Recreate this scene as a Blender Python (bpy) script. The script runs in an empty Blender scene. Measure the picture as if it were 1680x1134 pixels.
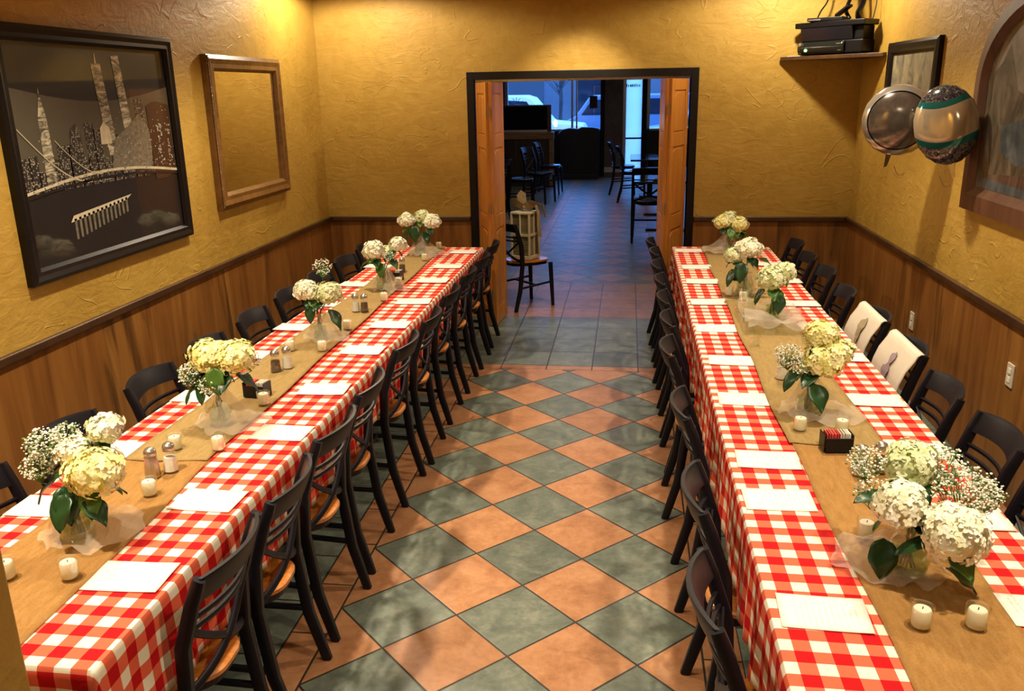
import bpy, bmesh, math, random
from mathutils import Vector, Matrix
R = math.radians
PI = math.pi
random.seed(11)
C = bpy.context.scene.collection

# ------------------------------------------------------------------ mesh helpers
class MB:
    """collects shapes, then links them as ONE mesh object"""
    def __init__(s):
        s.v = []; s.f = []; s.m = []; s.uv = {}
    def add(s, verts, faces, mi=0):
        b = len(s.v)
        s.v += [tuple(p) for p in verts]
        for f in faces:
            s.f.append(tuple(i + b for i in f)); s.m.append(mi)
        return b
    def box(s, c, d, rz=0.0, mi=0, M=None):
        x, y, z = d[0] / 2, d[1] / 2, d[2] / 2
        vs = [Vector((a, b, e)) for e in (-z, z) for a, b in ((-x, -y), (x, -y), (x, y), (-x, y))]
        if M is None: M = Matrix.Rotation(rz, 3, 'Z')
        vs = [M @ p + Vector(c) for p in vs]
        s.add(vs, [(3, 2, 1, 0), (4, 5, 6, 7), (0, 1, 5, 4), (1, 2, 6, 5), (2, 3, 7, 6), (3, 0, 4, 7)], mi)
        return s
    def bx(s, x0, x1, y0, y1, z0, z1, mi=0):
        return s.box(((x0 + x1) / 2, (y0 + y1) / 2, (z0 + z1) / 2), (x1 - x0, y1 - y0, z1 - z0), mi=mi)
    def prism(s, pts, ax, a0, a1, mi=0):
        """polygon pts extruded along axis ax from a0 to a1"""
        def P(p, a):
            if ax == 'x': return (a, p[0], p[1])
            if ax == 'y': return (p[0], a, p[1])
            return (p[0], p[1], a)
        n = len(pts)
        ar = sum(pts[i][0] * pts[(i + 1) % n][1] - pts[(i + 1) % n][0] * pts[i][1] for i in range(n))
        if (ar < 0) != (ax == 'y'): pts = pts[::-1]
        vs = [P(p, a0) for p in pts] + [P(p, a1) for p in pts]
        fs = [tuple(range(n))[::-1], tuple(range(n, 2 * n))] + [(i, (i + 1) % n, (i + 1) % n + n, i + n) for i in range(n)]
        s.add(vs, fs, mi); return s
    def lathe(s, prof, c=(0, 0, 0), n=20, mi=0, M=None, cap0=False, cap1=False):
        vs = []; fs = []
        for r, z in prof:
            for k in range(n):
                a = 2 * PI * k / n
                p = Vector((r * math.cos(a), r * math.sin(a), z))
                if M is not None: p = M @ p
                vs.append(p + Vector(c))
        for j in range(len(prof) - 1):
            for k in range(n):
                k2 = (k + 1) % n
                fs.append((j * n + k, j * n + k2, (j + 1) * n + k2, (j + 1) * n + k))
        if cap0: fs.append(tuple(range(n))[::-1])
        if cap1: fs.append(tuple(range((len(prof) - 1) * n, len(prof) * n)))
        s.add(vs, fs, mi); return s
    def sweep(s, pts, w, h, up=(0, 0, 1), mi=0, n=8, taper=None):
        """rounded section w (sideways) x h (up-ish) swept along pts; up hints the section's h direction"""
        pts = [Vector(p) for p in pts]; up = Vector(up); vs = []; fs = []
        sec = []
        if n == 4:
            sec = [(-.5, -.5), (.5, -.5), (.5, .5), (-.5, .5)]
        elif n == 8:
            q = .32
            sec = [(-.5, -q), (-q, -.5), (q, -.5), (.5, -q), (.5, q), (q, .5), (-q, .5), (-.5, q)]
        else:
            sec = [(.5 * math.cos(2 * PI * k / n), .5 * math.sin(2 * PI * k / n)) for k in range(n)]
        m = len(sec)
        for i, p in enumerate(pts):
            t = (pts[min(i + 1, len(pts) - 1)] - pts[max(i - 1, 0)]).normalized()
            sx = t.cross(up)
            if sx.length < 1e-4: sx = t.cross(Vector((0.3, 1, 0.2)))
            sx.normalize(); sy = sx.cross(t).normalized()
            k = taper[i] if taper else 1.0
            for a, b in sec: vs.append(p + sx * (a * w * k) + sy * (b * h * k))
        for i in range(len(pts) - 1):
            for k in range(m):
                k2 = (k + 1) % m
                fs.append((i * m + k, i * m + k2, (i + 1) * m + k2, (i + 1) * m + k))
        fs.append(tuple(range(m))[::-1]); fs.append(tuple(range((len(pts) - 1) * m, len(pts) * m)))
        s.add(vs, fs, mi); return s
    def tube(s, pts, r, n=6, mi=0, taper=None):
        return s.sweep(pts, 2 * r, 2 * r, n=n, mi=mi, taper=taper)
    def grid(s, P, nu, nv, mi=0, uv=None):
        """P(i,j) -> point for i<=nu, j<=nv"""
        b = len(s.v)
        for i in range(nu + 1):
            for j in range(nv + 1):
                s.v.append(tuple(P(i, j)))
                if uv: s.uv[len(s.v) - 1] = uv(i, j)
        for i in range(nu):
            for j in range(nv):
                a = b + i * (nv + 1) + j
                s.f.append((a, a + nv + 1, a + nv + 2, a + 1)); s.m.append(mi)
        return s
    def ico(s, c, r, sub=1, sc=(1, 1, 1), mi=0):
        bm = bmesh.new(); bmesh.ops.create_icosphere(bm, subdivisions=sub, radius=r)
        s.add([Vector(v.co[i] * sc[i] for i in range(3)) + Vector(c) for v in bm.verts], [tuple(v.index for v in f.verts) for f in bm.faces], mi)
        bm.free(); return s
    def build(s, name, mats, parent=None, loc=None, smooth=None, bevel=0, seg=2, solid=0, subd=0):
        me = bpy.data.meshes.new(name)
        me.from_pydata(s.v, [], s.f)
        if not isinstance(mats, (list, tuple)): mats = [mats]
        for m in mats: me.materials.append(m)
        me.polygons.foreach_set('material_index', s.m)
        if s.uv:
            ul = me.uv_layers.new(name='UVMap')
            for l in me.loops: ul.data[l.index].uv = s.uv.get(l.vertex_index, (0, 0))
        me.update()
        if smooth is not None:
            me.shade_smooth()
            if smooth < 180:
                me.set_sharp_from_angle(angle=R(smooth))
        o = bpy.data.objects.new(name, me); C.objects.link(o)
        if loc is not None: o.location = loc
        if parent is not None: o.parent = parent
        if bevel:
            b = o.modifiers.new('b', 'BEVEL'); b.width = bevel; b.segments = seg; b.limit_method = 'ANGLE'; b.angle_limit = R(40)
        if solid:
            b = o.modifiers.new('s', 'SOLIDIFY'); b.thickness = solid; b.offset = 0
        if subd:
            b = o.modifiers.new('u', 'SUBSURF'); b.levels = subd; b.render_levels = subd
        return o

def tag(o, label=None, cat=None, group=None, kind=None):
    if label: o['label'] = label
    if cat: o['category'] = cat
    if group: o['group'] = group
    if kind: o['kind'] = kind
    return o
def thing(name, label, cat, loc=(0, 0, 0), rz=0.0, group=None):
    o = bpy.data.objects.new(name, None); C.objects.link(o)
    o.empty_display_size = .05; o.location = loc; o.rotation_euler = (0, 0, rz)
    return tag(o, label, cat, group)
def struct(o, label=None):
    return tag(o, label, None, None, 'structure')
KIDS = {}
def dup(root, loc, rz, label, group=None):
    r = root.copy(); C.objects.link(r); r.location = loc; r.rotation_euler = (0, 0, rz); r['label'] = label
    if group: r['group'] = group
    for ch in root.children:
        c = ch.copy(); C.objects.link(c); c.parent = r
        for g in ch.children:
            d = g.copy(); C.objects.link(d); d.parent = c
    return r
ORD = 'first second third fourth fifth sixth seventh eighth ninth tenth eleventh'.split()

# ------------------------------------------------------------------ materials
class N:
    def __init__(s, name):
        s.m = bpy.data.materials.new(name); s.m.use_nodes = True
        s.t = s.m.node_tree; s.b = s.t.nodes['Principled BSDF']; s.out = s.t.nodes['Material Output']
    def n(s, typ, **kw):
        x = s.t.nodes.new(typ)
        for k, v in kw.items(): setattr(x, k, v)
        return x
    def L(s, a, b): s.t.links.new(a, b)
    def put(s, sock, v):
        if hasattr(v, 'is_linked') or isinstance(v, bpy.types.NodeSocket): s.L(v, sock)
        else:
            if sock.type == 'RGBA' and len(v) == 3: v = (*v, 1)
            sock.default_value = v
    def M(s, op, a, b=None, c=None, clamp=False):
        x = s.n('ShaderNodeMath', operation=op, use_clamp=clamp)
        s.put(x.inputs[0], a)
        if b is not None: s.put(x.inputs[1], b)
        if c is not None: s.put(x.inputs[2], c)
        return x.outputs[0]
    def mix(s, f, a, b):
        x = s.n('ShaderNodeMix', data_type='RGBA')
        s.put(x.inputs[0], f); s.put(x.inputs[6], a); s.put(x.inputs[7], b)
        return x.outputs[2]
    def mul(s, a, b):
        x = s.n('ShaderNodeMix', data_type='RGBA', blend_type='MULTIPLY')
        x.inputs[0].default_value = 1; s.put(x.inputs[6], a); s.put(x.inputs[7], b)
        return x.outputs[2]
    def coord(s, k='Object'): return s.n('ShaderNodeTexCoord').outputs[k]
    def pos(s): return s.n('ShaderNodeNewGeometry').outputs['Position']
    def xyz(s, v):
        x = s.n('ShaderNodeSeparateXYZ'); s.L(v, x.inputs[0]); return x.outputs
    def comb(s, a, b, c=0.0):
        x = s.n('ShaderNodeCombineXYZ')
        for i, v in enumerate((a, b, c)): s.put(x.inputs[i], v)
        return x.outputs[0]
    def mapv(s, v, sc=(1, 1, 1), rot=(0, 0, 0)):
        x = s.n('ShaderNodeMapping'); s.L(v, x.inputs[0]); x.inputs['Scale'].default_value = sc; x.inputs['Rotation'].default_value = rot
        return x.outputs[0]
    def noise(s, v=None, scale=5.0, detail=3.0, rough=.5, dist=0.0, col=False):
        x = s.n('ShaderNodeTexNoise')
        if v is not None: s.L(v, x.inputs['Vector'])
        x.inputs['Scale'].default_value = scale; x.inputs['Detail'].default_value = detail
        x.inputs['Roughness'].default_value = rough; x.inputs['Distortion'].default_value = dist
        return x.outputs['Color' if col else 'Fac']
    def ramp(s, f, stops):
        x = s.n('ShaderNodeValToRGB'); s.L(f, x.inputs[0])
        e = x.color_ramp.elements
        while len(e) < len(stops): e.new(.5)
        for el, (p, c) in zip(e, stops):
            el.position = p; el.color = (*c, 1) if len(c) == 3 else c
        return x.outputs[0]
    def bump(s, h, strength=.3, dist=.01):
        x = s.n('ShaderNodeBump'); x.inputs['Strength'].default_value = strength; x.inputs['Distance'].default_value = dist
        s.L(h, x.inputs['Height']); s.L(x.outputs[0], s.b.inputs['Normal']); return s
    def base(s, c): s.put(s.b.inputs['Base Color'], c); return s
    def set(s, **k):
        for a, v in k.items(): s.put(s.b.inputs[a.replace('_', ' ')], v)
        return s

def simple(name, col, rough=.5, metal=0.0, var=.0, vscale=30, **k):
    n = N(name)
    if var:
        f = n.noise(n.coord(), vscale, 3)
        c = n.mix(f, tuple(x * (1 - var) for x in col), tuple(min(1, x * (1 + var)) for x in col)); n.base(c)
    else: n.base(col)
    n.set(Roughness=rough, Metallic=metal, **k)
    return n.m

def m_plaster(name, col, dk, lt):
    n = N(name); p = n.pos()
    a = n.noise(p, 1.3, 4, .55); b = n.noise(p, 9, 5, .6, .8)
    f = n.M('ADD', n.M('MULTIPLY', a, .6), n.M('MULTIPLY', b, .4))
    c = n.ramp(f, [(.33, dk), (.5, col), (.68, lt)])
    # trowel ridges: sparse curved strokes left by the plasterer
    def stroke(sc, k, wdt, thr, seed):
        v = n.n('ShaderNodeVectorMath', operation='ADD'); n.L(p, v.inputs[0]); v.inputs[1].default_value = (seed, seed * .7, seed * 1.3)
        q = n.noise(v.outputs[0], sc, 1, .4, 1.6)
        st = n.M('ABSOLUTE', n.M('SUBTRACT', n.M('FRACT', n.M('MULTIPLY', q, k)), .5))
        return n.M('MULTIPLY', n.M('SUBTRACT', 1.0, n.M('DIVIDE', st, wdt), clamp=True), n.M('GREATER_THAN', n.noise(v.outputs[0], sc * 1.9, 2), thr))
    ridge = n.M('ADD', stroke(1.3, 6.0, .035, .56, 3.0), stroke(2.2, 5.0, .05, .58, 11.0))
    sweep = n.noise(n.mapv(p, (1, 1, 2.4), (.3, .5, 0)), 4.5, 3, .55, 1.6)
    h = n.M('ADD', n.M('ADD', n.M('MULTIPLY', b, .35), n.M('MULTIPLY', sweep, .5)), n.M('ADD', n.M('MULTIPLY', n.noise(p, 60, 4, .6), .14), n.M('MULTIPLY', ridge, .24)))
    n.base(c); n.set(Roughness=.55); n.bump(h, .55, .02)
    n.b.inputs['Specular IOR Level'].default_value = .35
    return n.m

def m_wood(name, dk, md, lt, axis='z', scale=1.0, rough=.4, streak=.0, plank=0.0):
    """grain runs along axis (world position)"""
    n = N(name); p = n.pos()
    st = {'x': (.6, 9, 9), 'y': (9, .6, 9), 'z': (9, 9, .6)}[axis]
    v = n.mapv(p, tuple(k * scale for k in st))
    a = n.noise(v, 1.0, 5, .6, 1.2); b = n.noise(v, 3.5, 3, .5, .5)
    f = n.M('ADD', n.M('MULTIPLY', a, .75), n.M('MULTIPLY', b, .25))
    c = n.ramp(f, [(.3, dk), (.5, md), (.7, lt)])
    if streak:
        s2 = n.noise(n.mapv(p, {'x': (.4, 4, 4), 'y': (4, .4, 4), 'z': (4, 4, .5)}[axis]), 1.4, 4, .6, .6)
        c = n.mix(n.M('MULTIPLY', n.ramp(s2, [(.56, (0, 0, 0)), (.68, (1, 1, 1))]), streak), c, tuple(x * .35 for x in dk))
    n.base(c); n.set(Roughness=rough); n.bump(f, .15, .004)
    return n.m

def m_objwood(name, dk, lt, sc=(3, 14, 14), rough=.3, coat=.3):
    n = N(name); v = n.mapv(n.coord(), sc)
    f = n.noise(v, 2.0, 4, .6, 1.0)
    n.base(n.ramp(f, [(.3, dk), (.7, lt)])); n.set(Roughness=rough); n.b.inputs['Coat Weight'].default_value = coat
    n.b.inputs['Coat Roughness'].default_value = .15
    return n.m

def m_glass(name, tint=(1, 1, 1), rough=.02, body=.06):
    """thin clear glass: mostly transmits, mirrors at grazing angles"""
    n = N(name); t = n.n('ShaderNodeBsdfTransparent'); t.inputs[0].default_value = (*tint, 1)
    g = n.n('ShaderNodeBsdfGlossy'); g.inputs['Roughness'].default_value = rough; g.inputs[0].default_value = (1, 1, 1, 1)
    fr = n.n('ShaderNodeLayerWeight'); fr.inputs[0].default_value = .5
    mx = n.n('ShaderNodeMixShader'); n.L(n.M('ADD', n.M('MULTIPLY', n.M('POWER', fr.outputs['Facing'], 4.0), .75), body, clamp=True), mx.inputs[0])
    n.L(t.outputs[0], mx.inputs[1]); n.L(g.outputs[0], mx.inputs[2]); n.L(mx.outputs[0], n.out.inputs[0])
    return n.m

def m_veil(name, col, alpha, noise=0.0):
    n = N(name); n.base(col); n.set(Roughness=.8)
    if noise:
        f = n.noise(n.coord(), 22, 4, .6)
        n.put(n.b.inputs['Alpha'], n.M('ADD', alpha - noise / 2, n.M('MULTIPLY', f, noise), clamp=True))
    else: n.set(Alpha=alpha)
    return n.m

def m_gingham():
    n = N('gingham'); uv = n.xyz(n.coord('UV')); P = .085
    s1 = n.M('LESS_THAN', n.M('FRACT', n.M('DIVIDE', uv[0], P)), .5)
    s2 = n.M('LESS_THAN', n.M('FRACT', n.M('DIVIDE', uv[1], P)), .5)
    k = n.M('ADD', s1, s2)
    c = n.mix(n.M('GREATER_THAN', k, .5), (.86, .79, .64), (.76, .135, .070))
    c = n.mix(n.M('GREATER_THAN', k, 1.5), c, (.50, .006, .009))
    w = n.noise(n.coord('UV'), 900, 1)
    n.base(c); n.set(Roughness=.85); n.b.inputs['Specular IOR Level'].default_value = .15
    n.bump(n.noise(n.coord('UV'), 14, 3), .25, .01)
    return n.m

def m_burlap(name, lt, dk, show=0.0):
    n = N(name); p = n.coord('UV'); q = n.xyz(p)
    wv = n.M('MULTIPLY', n.M('SINE', n.M('MULTIPLY', q[0], 2200.0)), n.M('SINE', n.M('MULTIPLY', q[1], 2200.0)))
    f = n.M('ADD', n.M('MULTIPLY', n.noise(p, 160, 3, .7), .45), n.M('MULTIPLY', n.noise(n.mapv(p, (30, 8, 1)), 2.0, 4, .6, .4), .55))
    c = n.ramp(f, [(.3, dk), (.66, lt)])
    n.base(c); n.set(Roughness=.9); n.b.inputs['Specular IOR Level'].default_value = .1
    n.bump(n.M('ADD', n.M('MULTIPLY', wv, .2), n.noise(p, 9, 4)), .35, .008)
    if show: n.set(Alpha=1 - show)
    return n.m

def m_floor():
    n = N('tiles'); p = n.pos(); q = n.xyz(p); x, y = q[0], q[1]; G = .0042; T = .345
    fr = lambda a: n.M('FRACT', a)
    ed = lambda f, s: n.M('MULTIPLY', n.M('MINIMUM', f, n.M('SUBTRACT', 1.0, f)), s)
    gt = lambda a, b: n.M('GREATER_THAN', a, b)
    lt = lambda a, b: n.M('LESS_THAN', a, b)
    AND = lambda *a: a[0] if len(a) == 1 else n.M('MULTIPLY', a[0], AND(*a[1:]))
    u = n.M('DIVIDE', x, .24); v = n.M('DIVIDE', y, .24)
    a = n.M('MULTIPLY', n.M('ADD', u, v), .5); b = n.M('MULTIPLY', n.M('SUBTRACT', u, v), .5)
    da = n.M('MINIMUM', ed(fr(a), .339), ed(fr(b), .339))
    fa, fb = n.M('FLOOR', a), n.M('FLOOR', b)
    par = n.M('FLOORED_MODULO', n.M('ADD', fa, fb), 2.0)          # 0 green, 1 terracotta
    inx = AND(gt(x, 0.0), lt(x, 1.44))
    field = AND(inx, n.M('MAXIMUM', lt(y, 3.17), gt(y, 6.2)))
    db = n.M('MINIMUM', n.M('ABSOLUTE', x), n.M('ABSOLUTE', n.M('SUBTRACT', x, 1.44)))
    # straight tiles
    sx = n.M('DIVIDE', n.M('SUBTRACT', x, .2), T); sy = n.M('DIVIDE', n.M('SUBTRACT', y, 3.27), .36)
    ds = n.M('MINIMUM', ed(fr(sx), T), ed(fr(sy), .36))
    mid = AND(gt(y, 3.27), lt(y, 6.2))
    # border strips along the aisle
    bl = n.M('MAXIMUM', AND(gt(x, -.145), lt(x, 0.0)), AND(gt(x, 1.44), lt(x, 1.585)))
    strip = n.M('MAXIMUM', AND(gt(y, 3.17), lt(y, 3.27)), AND(bl, n.M('SUBTRACT', 1.0, mid)))
    dstrip_l = n.M('MINIMUM', ed(fr(n.M('DIVIDE', n.M('SUBTRACT', y, 3.27), T)), T), n.M('MINIMUM', n.M('ABSOLUTE', n.M('ADD', x, .145)), n.M('ABSOLUTE', n.M('SUBTRACT', x, 1.585))))
    dstrip_t = n.M('MINIMUM', n.M('MINIMUM', n.M('ABSOLUTE', n.M('SUBTRACT', y, 3.17)), n.M('ABSOLUTE', n.M('SUBTRACT', y, 3.27))), ed(fr(sx), T))
    instr_t = AND(gt(y, 3.17), lt(y, 3.27))
    sel = lambda f, A, B: n.M('ADD', n.M('MULTIPLY', f, A), n.M('MULTIPLY', n.M('SUBTRACT', 1.0, f), B))
    d = sel(field, n.M('MINIMUM', da, db), sel(strip, sel(instr_t, dstrip_t, n.M('MINIMUM', dstrip_l, db)), ds))
    # which colour
    wn = n.n('ShaderNodeTexWhiteNoise', noise_dimensions='2D')
    cu = sel(field, fa, n.M('FLOOR', sx)); cv = sel(field, fb, n.M('FLOOR', sy))
    n.L(n.comb(cu, cv), wn.inputs['Vector']); rnd = wn.outputs['Value']
    straight_green = sel(mid, lt(y, 4.71), gt(rnd, .25))
    green = sel(field, n.M('SUBTRACT', 1.0, par), n.M('MULTIPLY', straight_green, n.M('SUBTRACT', 1.0, strip)))
    mot = n.noise(p, 7, 6, .65, .6); mot2 = n.noise(p, 38, 4, .6)
    f = n.M('ADD', n.M('MULTIPLY', mot, .7), n.M('MULTIPLY', mot2, .3))
    cg = n.ramp(f, [(.32, (.060, .078, .060)), (.5, (.122, .142, .112)), (.68, (.215, .228, .178))])
    co = n.ramp(f, [(.32, (.235, .095, .038)), (.5, (.36, .165, .072)), (.68, (.46, .235, .115))])
    c = n.mix(green, co, cg)
    c = n.mul(c, n.comb(*[n.M('ADD', .86, n.M('MULTIPLY', rnd, .28))] * 3))
    grout = lt(d, G)
    c = n.mix(grout, c, (.028, .022, .016))
    n.base(c); n.put(n.b.inputs['Roughness'], n.M('ADD', .30, n.M('MULTIPLY', mot2, .18)))
    h = n.M('ADD', n.M('MULTIPLY', n.M('MINIMUM', n.M('DIVIDE', d, .009), 1.0), 1.0), n.M('MULTIPLY', f, .5))
    n.bump(h, .35, .004)
    return n.m

mat = {}
mat['plaster'] = m_plaster('mustard_plaster', (.42, .258, .045), (.34, .200, .030), (.48, .305, .062))
mat['ceiling'] = simple('ceiling_paint', (.55, .42, .22), .8, var=.05)
mat['wains'] = m_wood('stained_panel', (.12, .040, .007), (.235, .092, .018), (.34, .155, .034), 'z', .62, .42, .8)
mat['rail'] = m_objwood('dark_rail_wood', (.035, .014, .005), (.075, .033, .012), (3, 3, 3), .4, .2)
mat['casing'] = simple('black_casing', (.007, .005, .004), .5, var=.3, Specular_IOR_Level=.25)
mat['pine'] = m_wood('orange_pine', (.30, .095, .014), (.47, .175, .028), (.58, .25, .05), 'z', 1.6, .35, .25)
mat['floor'] = m_floor()
mat['gingham'] = m_gingham()
mat['burlap_near'] = m_burlap('burlap_sheer', (.56, .315, .105), (.36, .18, .050), .28)
mat['burlap'] = m_burlap('burlap', (.44, .305, .125), (.29, .185, .065), .05)
mat['paper'] = None
mat['chair'] = simple('black_chair_paint', (.0055, .0055, .010), .42, var=.4, vscale=15, Specular_IOR_Level=.3)
mat['seat'] = m_objwood('honey_seat_wood', (.36, .105, .012), (.58, .21, .030), (14, 3, 14), .3, .5)
mat['tabletop'] = simple('folding_table_laminate', (.35, .30, .24), .6, var=.1)
mat['grey_metal'] = simple('grey_table_metal', (.12, .12, .13), .4, .8)
mat['glass'] = m_glass('clear_glass', (.965, .98, .955), .03, .06)
mat['window'] = m_glass('window_glass', (.96, .98, 1), .01, .05)
mat['water'] = m_glass('vase_water', (.80, .90, .66), .03, .06)
mat['tulle'] = m_veil('tulle', (.80, .70, .58), .24, .26)
mat['stem'] = simple('stem_green', (.10, .20, .035), .5, var=.3)
mat['leaf'] = simple('hydrangea_leaf', (.012, .055, .014), .38, var=.5, vscale=12)
mat['leaf_light'] = simple('young_leaf', (.06, .17, .02), .42, var=.4, vscale=12)
def m_petal(name, a, b, c):
    n = N(name); f = n.noise(n.coord(), 16, 3, .6)
    n.base(n.ramp(f, [(.32, a), (.5, b), (.68, c)])); n.set(Roughness=.6)
    n.b.inputs['Subsurface Weight'].default_value = .35; n.b.inputs['Subsurface Radius'].default_value = (.02, .02, .012)
    n.b.inputs['Specular IOR Level'].default_value = .2
    return n.m
mat['pet_y'] = m_petal('petal_yellow_cream', (.70, .64, .18), (.91, .86, .40), (.94, .92, .62))
mat['pet_w'] = m_petal('petal_cream_white', (.80, .77, .48), (.92, .90, .70), (.94, .93, .82))
mat['pet_g'] = m_petal('petal_green_white', (.50, .58, .24), (.74, .77, .46), (.88, .88, .66))
mat['breath'] = simple('tiny_white_blossom', (.88, .87, .74), .6, var=.15)
mat['wax'] = simple('candle_wax', (.86, .80, .62), .5, Subsurface_Weight=.2)
mat['wick'] = simple('wick', (.03, .025, .02), .8)
mat['steel'] = simple('brushed_steel', (.50, .47, .42), .3, .9, var=.15)
mat['salt'] = simple('salt', (.85, .82, .75), .8)
mat['pepper'] = simple('pepper', (.11, .075, .045), .8, var=.4, vscale=200)
mat['black_plastic'] = simple('black_plastic', (.004, .004, .006), .35, Specular_IOR_Level=.3)
mat['pink'] = simple('pink_paper', (.72, .085, .075), .6, var=.1)
mat['white_paper'] = simple('white_paper', (.82, .78, .68), .6, var=.04)
mat['plate'] = simple('ivory_plate', (.62, .55, .42), .4)
mat['screw'] = simple('screw_metal', (.3, .27, .2), .4, .8)
mat['gold'] = m_objwood('gilt_wood', (.10, .045, .010), (.21, .10, .026), (6, 6, 6), .38, .2)
mat['mirror'] = simple('mirror_glass', (.90, .88, .82), .015, 1.0)
mat['frame_black'] = simple('black_frame', (.006, .005, .006), .33, var=.2, Specular_IOR_Level=.3)
mat['cover'] = simple('white_cloth', (.66, .61, .50), .85, var=.08)
mat['motif_a'] = simple('mauve_print', (.30, .22, .26), .8, var=.3)
mat['motif_b'] = simple('olive_print', (.32, .26, .15), .8, var=.3)
mat['foil'] = simple('silver_foil', (.60, .55, .50), .14, .95)
mat['cream_wood'] = simple('distressed_cream_wood', (.60, .52, .34), .7, var=.2, vscale=18)
mat['bow'] = simple('burlap_ribbon', (.36, .25, .12), .9, var=.3, vscale=60)
mat['dark_wood'] = m_objwood('dark_shelf_wood', (.045, .020, .007), (.10, .045, .014), (4, 4, 4), .45, .1)
mat['led_green'] = N('green_led').set(Emission_Color=(.25, 1, .2, 1), Emission_Strength=3.0).base((.1, .5, .1)).m
mat['bar_wood'] = m_objwood('counter_oak', (.17, .085, .032), (.30, .165, .07), (2, 8, 8), .4, .2)
mat['mauve_wall'] = m_plaster('mauve_plaster', (.18, .12, .105), (.13, .085, .075), (.24, .165, .14))
mat['dark_panel'] = simple('dark_panel', (.010, .009, .010), .5, var=.4)
mat['dark_plank'] = m_wood('dark_planks', (.012, .008, .007), (.03, .02, .017), (.07, .048, .04), 'z', 1.2, .45)
mat['tv'] = simple('screen_glass', (.004, .005, .009), .08)
mat['table_gloss'] = simple('dark_gloss_top', (.008, .008, .011), .07)
mat['alu'] = simple('window_aluminium', (.60, .62, .64), .3, .5)
mat['asphalt'] = simple('asphalt', (.16, .17, .18), .8, var=.2, vscale=4)
mat['car_white'] = simple('white_car_paint', (.80, .82, .84), .25)
mat['car_blue'] = simple('blue_car_paint', (.12, .19, .28), .25)
mat['car_silver'] = simple('silver_car_paint', (.30, .36, .45), .25, .4)
mat['car_glass'] = simple('car_glass', (.015, .02, .03), .06)
mat['rubber'] = simple('tyre_rubber', (.012, .012, .012), .7)
mat['headlamp'] = N('lit_headlamp').set(Emission_Color=(1, .93, .80, 1), Emission_Strength=70.0).base((.9, .9, .9)).m
mat['facade'] = simple('far_facade', (.10, .11, .13), .8, var=.25, vscale=1.2)
mat['purple'] = simple('purple_banner', (.13, .05, .22), .7, var=.2)
mat['red_sign'] = simple('red_sign', (.5, .05, .07), .6)
mat['bark'] = simple('bark', (.04, .035, .035), .9, var=.3)

def m_film():
    n = N('added_pale_film'); a = n.n('ShaderNodeBsdfTranslucent'); a.inputs[0].default_value = (.8, .85, .85, 1)
    t = n.n('ShaderNodeBsdfTransparent'); x = n.n('ShaderNodeMixShader'); x.inputs[0].default_value = .65
    n.L(t.outputs[0], x.inputs[1]); n.L(a.outputs[0], x.inputs[2]); n.L(x.outputs[0], n.out.inputs[0]); return n.m
mat['film'] = m_film()
def m_paper():
    n = N('menu_paper'); q = n.xyz(n.coord())
    x, y = q[0], q[1]
    ln = n.M('LESS_THAN', n.M('ABSOLUTE', n.M('SUBTRACT', n.M('FRACT', n.M('DIVIDE', x, .0145)), .5)), .13)
    w = n.noise(n.comb(n.M('MULTIPLY', n.M('FLOOR', n.M('DIVIDE', x, .0145)), 7.3), n.M('MULTIPLY', y, 60.0)), 3.0, 2)
    ink = n.M('MULTIPLY', ln, n.M('GREATER_THAN', w, .46))
    ink = n.M('MULTIPLY', ink, n.M('LESS_THAN', n.M('ABSOLUTE', y), .054))
    ink = n.M('MULTIPLY', ink, n.M('LESS_THAN', n.M('ABSOLUTE', n.M('ADD', x, -.012)), .080))
    n.base(n.mix(n.M('MULTIPLY', ink, .5), (.90, .87, .79), (.50, .42, .38))); n.set(Roughness=.6)
    n.b.inputs['Specular IOR Level'].default_value = .2
    return n.m
mat['paper'] = m_paper()

# ------------------------------------------------------------------ the room
XL, XR, YB, ZC = -1.64, 3.03, 4.80, 3.0
DX0, DX1, DZ = -.225, 1.645, 2.115          # doorway opening
YN = -6.0
pl = mat['plaster']
struct(MB().bx(-5.2, 5.6, YN - .15, 18.3, -.12, 0).build('floor', mat['floor']), 'diamond-laid green and terracotta tile floor')
struct(MB().bx(-5.2, 5.6, YN - .15, 18.3, ZC, ZC + .12).build('ceiling', mat['ceiling']))
struct(MB().bx(XL - .12, XL, YN, YB, 0, ZC).build('wall_left', pl), 'mustard textured plaster wall with the framed pictures')
struct(MB().bx(XR, XR + .12, YN, YB, 0, ZC).build('wall_right', pl), 'mustard textured plaster wall with the arched painting')
wb = MB().bx(XL - .12, DX0, YB, YB + .14, 0, ZC).bx(DX1, XR + .12, YB, YB + .14, 0, ZC).bx(DX0, DX1, YB, YB + .14, DZ, ZC)
struct(wb.build('wall_back', pl), 'mustard plaster wall pierced by the wide doorway')
struct(MB().bx(XL, -.15, -1.62, -1.50, 0, ZC).build('wall_front', pl, bevel=.006), 'yellow wall end beside the camera')
struct(MB().bx(XL - .12, XR + .12, YN - .12, YN, 0, ZC).build('wall_near', pl))
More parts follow.
